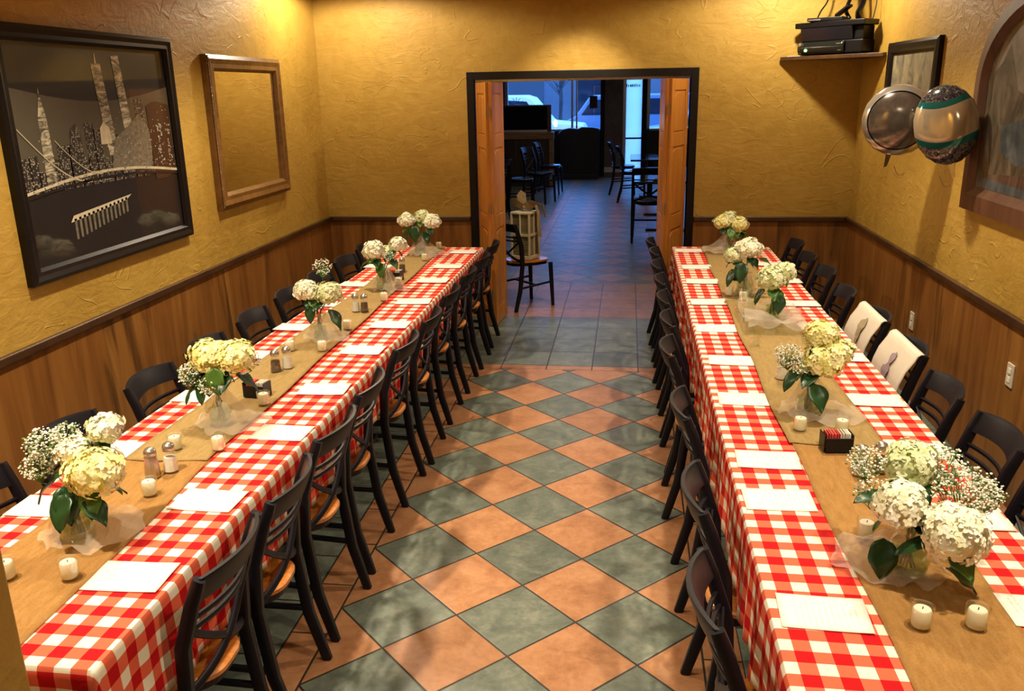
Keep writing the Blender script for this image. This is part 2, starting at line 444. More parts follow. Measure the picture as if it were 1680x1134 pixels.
# wainscot and chair rail
struct(MB().bx(XL, XL + .012, -1.5, YB, .0, .90).build('wainscot_left', mat['wains']))
struct(MB().bx(XR - .012, XR, -4, YB, .0, .90).build('wainscot_right', mat['wains']))
struct(MB().bx(XL + .012, DX0 - .065, YB - .012, YB, 0, .90).bx(DX1 + .065, XR - .012, YB - .012, YB, 0, .90).build('wainscot_back', mat['wains']))
def rail(name, path):
    m = MB(); prof = [(0, 0), (.016, .004), (.024, .016), (.024, .034), (.014, .046), (0, .05)]
    (x0, y0, nx, ny), (x1, y1) = path
    P = lambda i, j: ((x0 if i == 0 else x1) + nx * prof[j][0], (y0 if i == 0 else y1) + ny * prof[j][0], .875 + prof[j][1])
    m.grid(P, 1, 5); return struct(m.build(name, mat['rail'], solid=.001))
def railbox(name, x0, x1, y0, y1):
    return struct(MB().bx(x0, x1, y0, y1, .878, .922).build(name, mat['rail'], bevel=.008, seg=3))
railbox('trim_1', XL, XL + .030, -1.5, YB)
railbox('trim_2', XR - .030, XR, -4, YB)
railbox('trim_3', XL + .030, DX0 - .065, YB - .030, YB)
railbox('trim_4', DX1 + .065, XR - .030, YB - .030, YB)
# door casing
struct(MB().bx(DX0 - .065, DX0, YB - .02, YB + .16, 0, DZ + .065).bx(DX1, DX1 + .065, YB - .02, YB + .16, 0, DZ + .065)
       .bx(DX0, DX1, YB - .02, YB + .16, DZ, DZ + .065).build('trim_5', mat['casing'], bevel=.004), 'black casing round the wide doorway')
struct(MB().bx(DX0, DX1, YB + .04, YB + .09, DZ - .02, DZ).build('trim_6', mat['alu']))

# bifold doors: two leaves each side, folded towards the room
def leaf(par, a, b, label=None):
    """one leaf of the folding door, standing from floor point a to b"""
    a, b = Vector((*a, 0)), Vector((*b, 0)); d = b - a; Lw = d.length; ang = math.atan2(d.y, d.x)
    mid = (a + b) / 2
    o = bpy.data.objects.new('leaf', None)
    body = MB(); H = 2.09; st = .075; th = .030
    rails = [(.012, .16), (.86, .98), (1.55, 1.66), (2.0, H)]
    body.bx(-Lw / 2, -Lw / 2 + st, -th / 2, th / 2, .012, H).bx(Lw / 2 - st, Lw / 2, -th / 2, th / 2, .012, H)
    for z0, z1 in rails: body.bx(-Lw / 2 + st, Lw / 2 - st, -th / 2, th / 2, z0, z1)
    body.bx(-Lw / 2 + st, Lw / 2 - st, -.006, .006, .15, 2.02)
    lo = body.build('leaf', mat['pine'], bevel=.003); lo.location = mid; lo.rotation_euler = (0, 0, ang); lo.parent = par
    w = Lw / 2 - st - .012
    for z0, z1 in ((.17, .85), (.99, 1.54), (1.67, 1.99)):
        p = [(-w, z0), (w, z0), (w, z1 - .05)]
        p += [(w * math.cos(t), z1 - .05 + .045 * math.sin(t)) for t in [k * PI / 8 for k in range(1, 8)]] + [(-w, z1 - .05)]
        pm = MB().prism(p, 'y', -.0125, .0125); pn = pm.build('panel', mat['pine'], bevel=.006); pn.parent = lo
    return lo
d1 = struct(thing('door_1', 'folded orange pine door leaves beside the framed-picture wall side of doorway', None), None)
leaf(d1, (-.195, YB - .03), (-.04, 4.345)); leaf(d1, (-.015, 4.345), (.018, 4.78))
d2 = struct(thing('door_2', 'folded orange pine door leaves on the corner-shelf side of doorway', None), None)
leaf(d2, (1.615, YB - .03), (1.455, 4.345)); leaf(d2, (1.43, 4.345), (1.405, 4.78))
for dd, xk in ((d1, -.028), (d2, 1.443)):
    hm = MB()
    for z in (.3, 1.05, 1.85): hm.lathe([(.006, -.045), (.006, .045)], (xk, 4.335, z), 8, cap0=True, cap1=True)
    hm.build('hinge', mat['screw'], dd)

# ------------------------------------------------------------------ chairs
def make_chair(label, seat_mat):
    t = thing('dining_chair', label, 'chair')
    cm = mat['chair']
    def backy(z):     # the back post's bow (front is +Y)
        pts = [(0, -.03), (.2, .025), (.45, .055), (.62, .045), (.76, .0), (.83, -.028)]
        for (a, p), (b, q) in zip(pts, pts[1:]):
            if z <= b: k = (z - a) / (b - a); return p + (q - p) * k
        return pts[-1][1]
    for s in (-1, 1):
        pz = [0, .1, .2, .32, .45, .54, .62, .70, .76, .80, .832]
        MB().sweep([(s * .183, backy(z), z) for z in pz], .030, .040, up=(0, 1, 0), taper=[.85, .95, 1, 1, 1, 1, 1, .95, .92, .9, .8]).build('rear_leg', cm, t, smooth=40)
        MB().sweep([(s * .165, .40, .43), (s * .170, .408, .25), (s * .176, .42, 0)], .036, .036, up=(0, 1, 0), taper=[1, .95, .75]).build('front_leg', cm, t, smooth=40)
    # broad curved top rail
    def arc(x, bow): return -bow * (1 - (x / .183) ** 2)
    m = MB()
    xs = [-.183 + .366 * k / 12 for k in range(13)]
    for part in (0,):
        sec = [(-.011, .755), (.011, .755), (.011, .822), (.006, .834), (-.006, .834), (-.011, .822)]
        P = lambda i, j: (xs[i], backy(sec[j % 6][1] - .004) + arc(xs[i], .05) + sec[j % 6][0], sec[j % 6][1] + .008 * (1 - (xs[i] / .183) ** 2))
        m.grid(P, 12, 6)
        m.add([P(0, j) for j in range(6)], [(5, 4, 3, 2, 1, 0)]); m.add([P(12, j) for j in range(6)], [(0, 1, 2, 3, 4, 5)])
    m.build('top_rail', cm, t, smooth=40)
    for z in (.668, .705):
        MB().sweep([(x, backy(z) + arc(x, .042), z) for x in xs], .012, .015, up=(0, 0, 1)).build('crossbar', cm, t, smooth=40)
    # crossing curved slats below the bars
    for s in (-1, 1):
        p = []
        for k in range(11):
            f = k / 10; x = s * (-.17 + .34 * f); z = .662 - .19 * f
            p.append((x, backy(z) + arc(x, .035) + .003 * s, z - .028 * math.sin(PI * f)))
        MB().sweep(p, .011, .022, up=(0, .4, 1)).build('back_slat', cm, t, smooth=40)
    # seat: rounded, broader in front
    out = []
    for k in range(36):
        a = 2 * PI * k / 36; e = .55
        cx, sy = math.cos(a), math.sin(a)
        x = .19 * math.copysign(abs(cx) ** e, cx); y = .205 * math.copysign(abs(sy) ** e, sy)
        x *= 1 + .10 * y / .2 if y > 0 else 1 + .35 * y / .2
        out.append((x * .93, y + .212))
    sc = lambda k: [((x) * k, (y - .212) * k + .212) for x, y in out]
    m = MB(); rings = [(.93, .444), (1, .450), (1, .462), (.96, .468), (.6, .464), (.0001, .462)]
    n = len(out)
    for k, z in rings: m.v += [(x, y, z) for x, y in sc(k)]
    for j in range(len(rings) - 1):
        for i in range(n):
            m.f.append((j * n + i, j * n + (i + 1) % n, (j + 1) * n + (i + 1) % n, (j + 1) * n + i)); m.m.append(0)
    m.f.append(tuple(range(n))[::-1]); m.m.append(0)
    m.build('seat', seat_mat, t, smooth=35)
    m = MB().prism(sc(.93), 'z', .418, .4435); m.build('seat_frame', cm, t, bevel=.003)
    # stretchers below the seat
    for s in (-1, 1):
        MB().tube([(s * .180, backy(.22), .22), (s * .171, .41, .24)], .010, 8).build('stretcher', cm, t, smooth=40)
    MB().tube([(-.176, .22, .23), (.176, .22, .23)], .010, 8).build('stretcher', cm, t, smooth=40)
    return t

CH = []
def place(first, x, y, rz, label, group):
    if not CH:
        first.location = (x, y, 0); first.rotation_euler = (0, 0, rz); first['label'] = label; first['group'] = group
        CH.append(first); return first
    o = dup(first, (x, y, 0), rz, label, group); CH.append(o); return o
chair0 = make_chair('x', mat['seat'])
rj = lambda a: random.uniform(-a, a)
la = [3.88, 3.32, 2.78, 2.2, 1.6, 1.08, .45, -.03, -.51, -.94]
for i, y in enumerate(la):
    place(chair0, .024 + rj(.010), y, R(90) + rj(.05), f'black cross-back chair, aisle side of the city-picture table, {ORD[i]} from the doorway', 'aisle chairs at the city-picture table')
for i, y in enumerate([3.75, 3.2, 2.65, 2.1, 1.54, .97, .45, -.17, -.68]):
    place(chair0, -.950 + rj(.010), y, R(-90) + rj(.05), f'black chair, wall side of the city-picture table, {ORD[i]} from the doorway', 'wall-side chairs at the city-picture table')
for i, y in enumerate([4.05, 3.6, 3.1, 2.6, 2.1, 1.6, 1.08, .30, -.45, -1.02]):
    place(chair0, 1.388 - (.03 if i == 0 else 0) + rj(.010), y, R(-90) + rj(.05), f'black cross-back chair, aisle side of the arch-painting table, {ORD[i]} from the doorway', 'aisle chairs at the arch-painting table')
RW = [4.02, 3.45, 2.95, 2.33, 1.76, 1.17, .60, .10, -.40, -.92]
for i, y in enumerate(RW):
    place(chair0, 2.43 + (.03 if i in (4, 5) else rj(.012)), y, R(90) + (0 if i in (4, 5) else rj(.05)), f'black chair, wall side of the arch-painting table, {ORD[i]} from the doorway', 'wall-side chairs at the arch-painting table')
# the doorway chair
dc = place(chair0, .0, 5.02, R(-47), 'black cross-back chair standing in the doorway with the lattice box on its honey seat', 'chairs')
del dc['group']
# printed cloths over two chair backs
for i, (y, w1, w2, nm) in enumerate(((1.76, 'motif_b', 'motif_a', 'olive print'), (1.17, 'motif_a', 'motif_b', 'mauve print'))):
    t = thing('chair_back_cloth', f'white cloth with {nm} hung over a wall-side chair below the outlet plate', 'cloth', (2.46, y, 0), R(90), 'printed cloths over chair backs')
    m = MB()
    prof = [(.104, .50), (.098, .60), (.091, .66), (.082, .70), (.060, .76), (.026, .815), (.016, .838), (.004, .846), (-.012, .848)]
    def P(i2, j):
        x = -.205 + .41 * i2 / 16; yy, z = prof[j]
        return (x, yy + .004 * math.sin(9 * x + z * 8), z - (.002 * (x / .205) ** 2 if z > .8 else 0) + .004 * math.sin(11 * x))
    m.grid(P, 16, len(prof) - 1); m.build('cloth', mat['cover'], t, smooth=180, solid=.004)
    def blob(cx, cz, rx, rz2, k, mm):
        pts = [(cx + rx * (1 + .25 * math.sin(3 * a + k)) * math.cos(a), cz + rz2 * (1 + .2 * math.sin(4 * a + k)) * math.sin(a)) for a in [2 * PI * q / 14 for q in range(14)]]
        zs2 = [(z, y) for y, z in prof]
        def fy(z):
            for (a, p), (c, q) in zip(zs2, zs2[1:]):
                if a <= z <= c: return p + (q - p) * (z - a) / (c - a)
            return .03
        n = len(pts); xm = sum(p[0] for p in pts) / n; zm = sum(p[1] for p in pts) / n
        b = MB(); b.add([(xm, fy(zm) + .0075, zm)] + [(x, fy(z) + .0075, z) for x, z in pts], [(0, 1 + (k + 1) % n, 1 + k) for k in range(n)]); return b.build('printed_motif', mat[mm], t)
    if i == 0:
        blob(-.02, .76, .045, .05, 0, 'motif_b'); blob(-.045, .70, .02, .045, 1, 'motif_b'); blob(.03, .66, .06, .012, 2, 'leaf')
    else:
        blob(-.01, .765, .03, .03, 0, 'motif_a'); blob(.0, .695, .045, .045, 1, 'motif_a'); blob(-.06, .66, .03, .02, 2, 'motif_a')

# ------------------------------------------------------------------ tables, cloths, runners
TZ = .745
def folding_table(x0, x1, y0, y1, label, group):
    xc, yc = (x0 + x1) / 2, (y0 + y1) / 2
    t = thing('folding_table', label, 'table', (xc, yc, 0), 0, group)
    w, l = (x1 - x0) / 2 - .012, (y1 - y0) / 2 - .012
    MB().bx(-w, w, -l, l, TZ - .035, TZ).build('tabletop', mat['tabletop'], t, bevel=.006)
    for sy in (-1, 1):
        MB().tube([(0, sy * (l - .20), .03), (0, sy * (l - .20), TZ - .035)], .018, 10).build('leg', mat['grey_metal'], t, smooth=40)
        MB().bx(-.020, .020, sy * (l - .20) - .18, sy * (l - .20) + .18, 0, .03).build('foot', mat['grey_metal'], t, bevel=.006)
LX0, LX1 = -.82, -.085
RX0, RX1 = 1.515, 2.285
for k, (a, b) in enumerate(((2.28, 4.14), (.44, 2.27), (-1.37, .43))):
    folding_table(LX0, LX1, a, b, f'cloth-covered folding table under the city picture side, {ORD[k]} from the doorway', 'tables of the city-picture row')
for k, (a, b) in enumerate(((2.30, 4.22), (.30, 2.29), (-1.74, .29))):
    folding_table(RX0, RX1, a, b, f'cloth-covered folding table on the arch-painting side, {ORD[k]} from the doorway', 'tables of the arch-painting row')

def cloth(x0, x1, y0, y1, end0, end1, z, label, seed, group, h=.275, lift=0.0):
    """gingham cloth: flat on the table, hanging pleated on both long sides and on open ends"""
    rnd = random.Random(seed); ph = [rnd.uniform(0, 6.3) for _ in range(8)]
    xc, W = (x0 + x1) / 2, (x1 - x0) / 2
    hv = [0, .006, .014, .03, .06, .10, .15, .20, .24, h]
    S = [-(W + q) for q in hv[::-1]] + [-W + 2 * W * k / 10 for k in range(1, 10)] + [W + q for q in hv]
    n = max(8, int((y1 - y0) / .03))
    Tm = [y0 + (y1 - y0) * k / n for k in range(n + 1)]
    if end0: Tm = [y0 - q for q in hv[::-1][:-1]] + Tm
    if end1: Tm = Tm + [y1 + q for q in hv[1:]]
    m = MB()
    def P(i, j):
        s, t = S[i], Tm[j]
        ex = max(0, abs(s) - W); ey = max(0, y0 - t if t < y0 else t - y1)
        x = xc + max(-W, min(W, s)); y = max(y0, min(y1, t))
        d = math.hypot(ex, ey)
        if d < 1e-6:
            return (x, y, z + .0012 * math.sin(7 * x + ph[0]) * math.sin(5 * t + ph[1]))
        if ex > 0 and ey > 0: d = max(ex, ey) + .3 * min(ex, ey)
        f = min(1, d / h); nx, ny = ex / math.hypot(ex, ey), ey / math.hypot(ex, ey)
        al = t if ex >= ey else s
        rip = (.011 * math.sin(21 * al + ph[2]) + .008 * math.sin(37 * al + ph[3]) + .006 * math.sin(64 * al + ph[4])) * f
        rip = max(rip * .8, -.004) + lift
        off = .010 * min(1, d / .02) + .006 * f + rip
        if ex > 0 and ey > 0: off += .05 * f * min(nx, ny)
        drop = max(0, d - .006)
        drop += .010 * math.sin(9 * al + ph[5]) * f
        return (x + math.copysign(off * nx, s), y + (off * ny if t > y1 else -off * ny), z - drop)
    m.grid(P, len(S) - 1, len(Tm) - 1, uv=lambda i, j: (S[i] + .0212, Tm[j]))
    o = m.build('tablecloth', mat['gingham'], smooth=50, solid=.0015)
    return tag(o, label, 'tablecloth', group)
cg = 'red and white gingham tablecloths'
cloth(LX0, LX1, .43, 4.15, False, True, .7485, 'red gingham cloth over the doorway half of the city-picture table', 1, cg)
cloth(LX0, LX1, -1.385, .47, True, False, .7515, 'red gingham cloth over the half of the city-picture table near the yellow wall end', 1, cg, lift=.004)
cloth(RX0, RX1, 1.93, 4.23, False, True, .7485, 'red gingham cloth over the doorway end of the arch-painting table', 3, cg)
cloth(RX0, RX1, -1.75, 1.97, True, False, .7515, 'red gingham cloth over the long section of the arch-painting table beside the aisle', 3, cg, lift=.004)

def runner(name, x0a, x1a, x0b, x1b, y0, y1, z, mt, label, seed):
    rnd = random.Random(seed); a, b, c = [rnd.uniform(0, 6) for _ in range(3)]
    n = int((y1 - y0) / .025); m = MB()
    def P(i, j):
        f = j / n; y = y0 + (y1 - y0) * f
        xa = x0a + (x0b - x0a) * f + .006 * math.sin(6 * y + a); xb = x1a + (x1b - x1a) * f + .006 * math.sin(5 * y + b)
        x = xa + (xb - xa) * i / 14
        e = .012 * math.sin(14 * x + c) * (1 if j in (0, n) else 0)
        return (x, y + e, z + .0014 + .0014 * math.sin(23 * y + 9 * math.sin(11 * x) + a) * math.sin(17 * x + c))
    m.grid(P, 14, n, uv=lambda i, j: (i * .024, y0 + (y1 - y0) * j / n))
    return tag(m.build(name, mt, smooth=180, solid=.0016), label, 'table runner', 'burlap table runners')
runner('table_runner', -.67, -.30, -.66, -.355, -1.36, -.22, .7545, mat['burlap_near'], 'sheer tan burlap runner at the yellow-wall-end of the city-picture table', 1)
runner('table_runner', -.67, -.355, -.63, -.40, -.27, 4.13, .7585, mat['burlap'], 'long olive-tan burlap runner towards the doorway on the city-picture table', 2)
runner('table_runner', 1.78, 2.115, 1.745, 2.08, -1.73, .13, .7545, mat['burlap_near'], 'sheer tan burlap runner nearest the camera end of the arch-painting table', 3)
runner('table_runner', 1.735, 2.075, 1.735, 2.06, .08, 2.30, .7585, mat['burlap'], 'olive-tan burlap runner on the middle of the arch-painting table', 4)
runner('table_runner', 1.735, 2.06, 1.74, 2.06, 2.25, 4.21, .7555, mat['burlap'], 'olive-tan burlap runner at the doorway end of the arch-painting table', 5)
ZR = .7625      # top of the runners
ZT = .7540      # top of the cloths

# menus
mm = MB()
def menu_mesh():
    m = MB()
    def P(i, j):
        x = -.108 + .216 * i / 8; y = -.073 + .146 * j / 6
        return (x, y, .0016 + .0022 * (x / .108) ** 2 * (1 if x > 0 else .3) + .001 * math.sin(30 * y))
    m.grid(P, 8, 6); return m
menu0 = None
def menus(x, ys, side, table, xz=ZT):
    global menu0
    for i, y in enumerate(ys):
        lab = f'white menu sheet, {side} of the {table} table, {ORD[i]} from the doorway'
        rz = (0 if side == 'aisle side' else PI) + rj(.06)
        if menu0 is None:
            menu0 = tag(menu_mesh().build('menu_sheet', mat['paper'], smooth=180, solid=.0008), lab, 'menu', None); o = menu0
        else:
            o = menu0.copy(); C.objects.link(o); o['label'] = lab
        o['group'] = f'menus on the {side} of the {table} table'
        o.location = (x + rj(.012), y, xz); o.rotation_euler = (0, 0, rz)
menus(-.205, [3.92, 3.32, 2.82, 2.2, 1.64, 1.14, .54, .03, -.55, -1.01], 'aisle side', 'city-picture')
menus(-.725, [3.3, 2.67, 2.1, 1.55, 1.02, .4, -.18, -.64], 'wall side', 'city-picture')
menus(1.632, [4.04, 3.37, 2.88, 2.29, 1.68, 1.10, .56, -.06, -.37, -.99], 'aisle side', 'arch-painting')
menus(2.185, [3.5, 2.92, 2.28, 1.75, 1.20, .59, .07, -.44, -.93], 'wall side', 'arch-painting')

# ------------------------------------------------------------------ small table things
def copies(proto, lst):
    """lst: (loc, rz, label); the first uses proto itself"""
    for i, (loc, rz, lab) in enumerate(lst):
        if i == 0:
            proto.location = loc; proto.rotation_euler = (0, 0, rz); proto['label'] = lab
        else: dup(proto, loc, rz, lab)
vt = thing('votive_candle', 'x', 'candle', group='votive candles on the tables')
MB().lathe([(.0235, .0015), (.0262, .02), (.0285, .058), (.0272, .058), (.0248, .02), (.022, .004)], n=20).build('glass_cup', mat['glass'], vt, smooth=40)
MB().lathe([(.0005, .004), (.0205, .004), (.0215, .008), (.0218, .046), (.0195, .050), (.0005, .0485)], n=20).build('wax', mat['wax'], vt, smooth=40)
MB().tube([(0, 0, .048), (.001, 0, .055)], .0012, 6).build('wick', mat['wick'], vt)
CT, AT = 'city-picture table', 'arch-painting table'
copies(vt, [((-.545, -1.06, ZR - .002), 0, 'white votive at the yellow wall end on the city-picture table, partly hidden by that wall'),
 ((-.37, -1.04, ZR - .002), 0, 'white votive on the city-picture table in front of the vase nearest the camera'),
 ((-.42, -.54, ZR - .002), 0, 'white votive between the two vases nearest the camera on the city-picture table, beside the shakers'),
 ((-.525, -.175, ZR), 0, 'white votive on the city-picture table behind the steel and glass shakers, wall side'),
 ((-.36, -.165, ZR), 0, 'white votive on the city-picture runner below the second vase, aisle side'),
 ((-.385, .31, ZR), 0, 'white votive in a tall glass in front of the sugar caddy on the city-picture table'),
 ((-.57, 1.08, ZR), 0, 'white votive on the wall side before the trumpet vase on the city-picture table'),
 ((-.405, 1.09, ZR), 0, 'white votive on the aisle side before the trumpet vase on the city-picture table'),
 ((-.405, 1.50, ZR), 0, 'white votive just behind the trumpet vase on the city-picture table'),
 ((-.385, 2.18, ZR), 0, 'white votive before the second vase from the doorway on the city-picture table'),
 ((-.41, 2.63, ZR), 0, 'white votive beside the far sugar caddy on the city-picture table'),
 ((-.43, 3.50, ZR), 0, 'white votive before the doorway-end vase on the city-picture table'),
 ((-.43, 4.03, ZR), 0, 'white votive at the doorway end of the city-picture table, last on the runner'),
 ((1.855, -1.03, ZR - .002), 0, 'white votive in clear glass before the nearest vase on the arch-painting table, aisle side'),
 ((1.985, -1.02, ZR - .002), 0, 'white votive in clear glass before the nearest vase on the arch-painting table, wall side'),
 ((1.835, -.60, ZR - .002), 0, 'white votive on the aisle side beside the leafy nearest bouquet of the arch-painting table'),
 ((1.80, .215, ZR), 0, 'white votive before the sugar caddy on the arch-painting table, aisle side'),
 ((1.95, .205, ZR), 0, 'white votive before the second vase on the arch-painting table, wall side of its pair'),
 ((1.845, 2.32, ZR), 0, 'white votive by the black caddy near the doorway end of the arch-painting table'),
 ((1.775, 2.44, ZR), 0, 'white votive near the aisle edge of the runner, doorway half of the arch-painting table')])
def empty_votive(loc, lab):
    o = MB().lathe([(.0005, .002), (.0225, .0015), (.0262, .02), (.0285, .058), (.0272, .058), (.0248, .02), (.0215, .005), (.0005, .005)], n=20).build('glass_cup', mat['glass'], smooth=40)
    o.location = loc; tag(o, lab, 'glass')
empty_votive((1.785, 1.33, ZR), 'small clear glass cup before the glass tray on the arch-painting table')

def shaker(name, lab, loc, fill, steel_body, group):
    t = thing(name, lab, 'shaker', loc, group=group)
    if steel_body:
        MB().lathe([(.0005, 0), (.026, 0), (.027, .004), (.021, .075), (.0195, .080)], n=10).build('body', mat['steel'], t, smooth=20)
    else:
        MB().lathe([(.0005, 0), (.025, 0), (.027, .004), (.0205, .075), (.0195, .080)], n=10).build('body', mat['glass'], t, smooth=20)
        MB().lathe([(.0005, .004), (.0245, .004), (.0205, .055), (.0005, .055)], n=10).build('contents', mat[fill], t, smooth=20)
    MB().lathe([(.0205, .079), (.0215, .082), (.0215, .094), (.017, .103), (.008, .108), (.0005, .109)], n=20).build('cap', mat['steel'], t, smooth=40)
sg = 'salt and pepper shakers'
shaker('pepper_shaker', 'faceted steel pepper shaker standing in front of the pair by the second vase, city-picture table', (-.485, -.405, ZR - .002), 'pepper', True, sg)
shaker('salt_shaker', 'glass salt shaker touching the steel pepper shaker, city-picture table', (-.445, -.355, ZR - .002), 'salt', False, sg)
shaker('pepper_shaker', 'dark pepper shaker behind the second vase and sugar caddy, city-picture table', (-.51, .745, ZR), 'pepper', False, sg)
shaker('salt_shaker', 'salt shaker just behind the dark pepper shaker past the second vase, city-picture table', (-.475, .80, ZR), 'salt', False, sg)
shaker('salt_shaker', 'white-filled salt shaker of the pair past the trumpet vase, city-picture table', (-.48, 1.90, ZR), 'salt', False, sg)
shaker('pepper_shaker', 'dark-filled pepper shaker of the pair past the trumpet vase, city-picture table', (-.425, 1.895, ZR), 'pepper', False, sg)
shaker('pepper_shaker', 'dark pepper shaker beside the doorway-end caddy, city-picture table', (-.49, 3.05, ZR), 'pepper', False, sg)
shaker('salt_shaker', 'white-filled salt shaker beside the caddy and sprays on the arch-painting table', (1.925, -.17, ZR), 'salt', False, sg)
shaker('pepper_shaker', 'dark pepper shaker behind the white salt shaker on the arch-painting table', (1.995, -.14, ZR), 'pepper', False, sg)
shaker('salt_shaker', 'white-filled salt shaker behind the second vase of the arch-painting table', (1.83, .82, ZR), 'salt', False, sg)

def caddy(loc, rz, lab, where, packs):
    t = thing('sugar_caddy', lab, 'caddy', loc, rz, 'black sugar caddies')
    w, d, h, th = .050, .032, .055, .003
    k = .92
    m = MB()
    def quad(pts_o, pts_i):
        pass
    m.bx(-w * k, w * k, -d * k, d * k, 0, .004)
    for s in (-1, 1):
        m.prism([(-w * k, 0), (w * k, 0), (w, h), (-w, h)], 'y', s * d - th / 2, s * d + th / 2)
        m.bx(s * w - th, s * w, -d, d, 0, h + .012)
    m.build('caddy_body', mat['black_plastic'], t, bevel=.0012)
    ca, sa = math.cos(rz), math.sin(rz)
    for i in range(packs):
        pink = i < packs * .55
        x = -w * .80 + w * 1.6 * i / (packs - 1)
        b = MB(); b.box((0, 0, .034), (.0030, d * 1.55, .062), mi=0)
        o = b.build('sugar_packet', mat['pink' if pink else 'white_paper'], bevel=.0008)
        o.location = (loc[0] + ca * x, loc[1] + sa * x, loc[2] + .0045); o.rotation_euler = (0, R(rj(4)), rz)
        tag(o, f'{"pink" if pink else "white"} sweetener packet standing in the black caddy {where}', 'packet', f'{"pink" if pink else "white"} packets in the caddy {where}')
caddy((-.455, .41, ZR), R(-8), 'black sugar caddy of pink and white packets beside the second vase, city-picture table', 'by the second vase of the city-picture table', 14)
caddy((-.475, 2.80, ZR), R(-8), 'black sugar caddy behind the fourth vase, doorway half of the city-picture table', 'behind the fourth vase of the city-picture table', 14)
caddy((1.895, .045, ZR - .003), R(4), 'black sugar caddy with packets between the two nearest vases of the arch-painting table', 'near the salt shaker on the arch-painting table', 14)
caddy((1.895, 2.92, ZR), R(0), 'black sugar caddy behind the glass tray, doorway half of the arch-painting table', 'behind the glass tray on the arch-painting table', 8)

# ------------------------------------------------------------------ vases and bouquets
VP = {
 'bell': [(.0005, .002), (.046, .002), (.051, .010), (.050, .028), (.040, .055), (.028, .085), (.024, .105), (.027, .128), (.036, .148), (.0345, .148), (.025, .128), (.022, .105), (.026, .085), (.038, .055), (.048, .028), (.048, .012), (.0005, .008)],
 'trumpet': [(.0005, .002), (.038, .002), (.042, .012), (.040, .030), (.026, .050), (.019, .070), (.020, .100), (.027, .130), (.040, .150), (.0385, .150), (.025, .130), (.018, .100), (.017, .070), (.024, .050), (.038, .030), (.040, .014), (.0005, .008)],
 'jar': [(.0005, .002), (.040, .002), (.050, .012), (.056, .040), (.054, .072), (.044, .100), (.036, .114), (.037, .135), (.042, .146), (.0405, .146), (.035, .135), (.034, .114), (.042, .100), (.052, .072), (.054, .040), (.048, .014), (.0005, .008)],
}
def vase(loc, shape, lab, water=.07, veil=1.0, vdir=0.0):
    t = thing('glass_vase', lab, 'vase', loc, group='glass vases on the tables')
    MB().lathe(VP[shape], n=28).build('glass_body', mat['glass'], t, smooth=60)
    pr = [(r - .002, z) for r, z in VP[shape] if .002 < z < water and r > .01][: 5]
    pr = [(.0005, .010)] + [(max(.004, r), max(z, .010)) for r, z in pr]
    pr.append((pr[-1][0] * .96, water)); pr.append((.0005, water))
    MB().lathe(pr, n=24).build('water', mat['water'], t, smooth=60)
    if veil:
        rnd = random.Random(lab); p = [rnd.uniform(0, 6) for _ in range(4)]
        m = MB(); nu, nv = 56, 12
        def P(i, j):
            a = 2 * PI * i / nu; f = j / nv
            lean = .55 + .75 * max(0, math.cos(a - vdir))
            r = .034 + veil * .125 * f * lean
            r *= 1 + .07 * math.sin(7 * a + p[0]) * f
            z = .148 * (1 - f) ** 1.7 + .003 + (.016 * f * (.5 + .5 * math.sin(11 * a + p[1] + 2 * f)) + .010 * f * (.5 + .5 * math.sin(5 * a + p[2])))
            return (r * math.cos(a), r * math.sin(a), z)
        m.grid(P, nu, nv); m.build('tulle_wrap', mat['tulle'], t, smooth=180)
    return t

def head_mesh(r, seed, flat=.85):
    """one hydrangea head: small four-petalled florets over a ball"""
    rnd = random.Random(seed); m = MB()
    m.ico((0, 0, 0), r * .84, 2, (1, 1, flat))
    n = int(140 * (r / .075) ** 1.4) + 30
    for k in range(n):
        z = 1 - 1.75 * (k + .5) / n; a = k * 2.39996 + rnd.uniform(-.25, .25)
        q = math.sqrt(max(0, 1 - z * z)); d = Vector((q * math.cos(a), q * math.sin(a), z))
        lump = 1 + .10 * math.sin(5 * d.x + seed) * math.sin(4 * d.y + 2 * seed) + .06 * math.sin(6 * d.z + seed)
        c = Vector((d.x, d.y, d.z * flat)) * r * rnd.uniform(.86, 1.0) * lump
        nrm = (d + Vector((rnd.uniform(-.4, .4), rnd.uniform(-.4, .4), rnd.uniform(-.3, .5)))).normalized()
        t1 = nrm.cross(Vector((.3, .5, .8))).normalized(); t2 = nrm.cross(t1)
        rot = rnd.uniform(0, 1.57); s = rnd.uniform(.0100, .0135) * (.8 + .2 * r / .075)
        for p in range(4):
            an = rot + p * PI / 2
            u = t1 * math.cos(an) + t2 * math.sin(an); w = nrm.cross(u)
            b = [c, c + u * s * .55 - w * s * .50 + nrm * s * .22, c + u * s * 1.05 - w * s * .30 + nrm * s * .10, c + u * s * 1.18 + nrm * s * .02,
                 c + u * s * 1.05 + w * s * .30 + nrm * s * .10, c + u * s * .55 + w * s * .50 + nrm * s * .22, c + u * s * .62 + nrm * s * .12]
            m.add(b, [(0, 1, 6), (1, 2, 3, 6), (3, 4, 5, 6), (5, 0, 6)])
    return m
def leaf_mesh(L, seed):
    rnd = random.Random(seed); m = MB(); n = 10
    def P(i, j):
        f = i / n; w = .36 * L * math.sin(PI * min(1, f ** .8)) ** .8 * (1 - .15 * f) if 0 < f < 1 else 0
        sgn = (j - 2) / 2
        return (f * L, sgn * w * (1 + .05 * math.sin(14 * f)), -.25 * L * f * f + abs(sgn) * w * .25 + .004 * math.sin(9 * f + j))
    m.grid(P, n, 4); return m
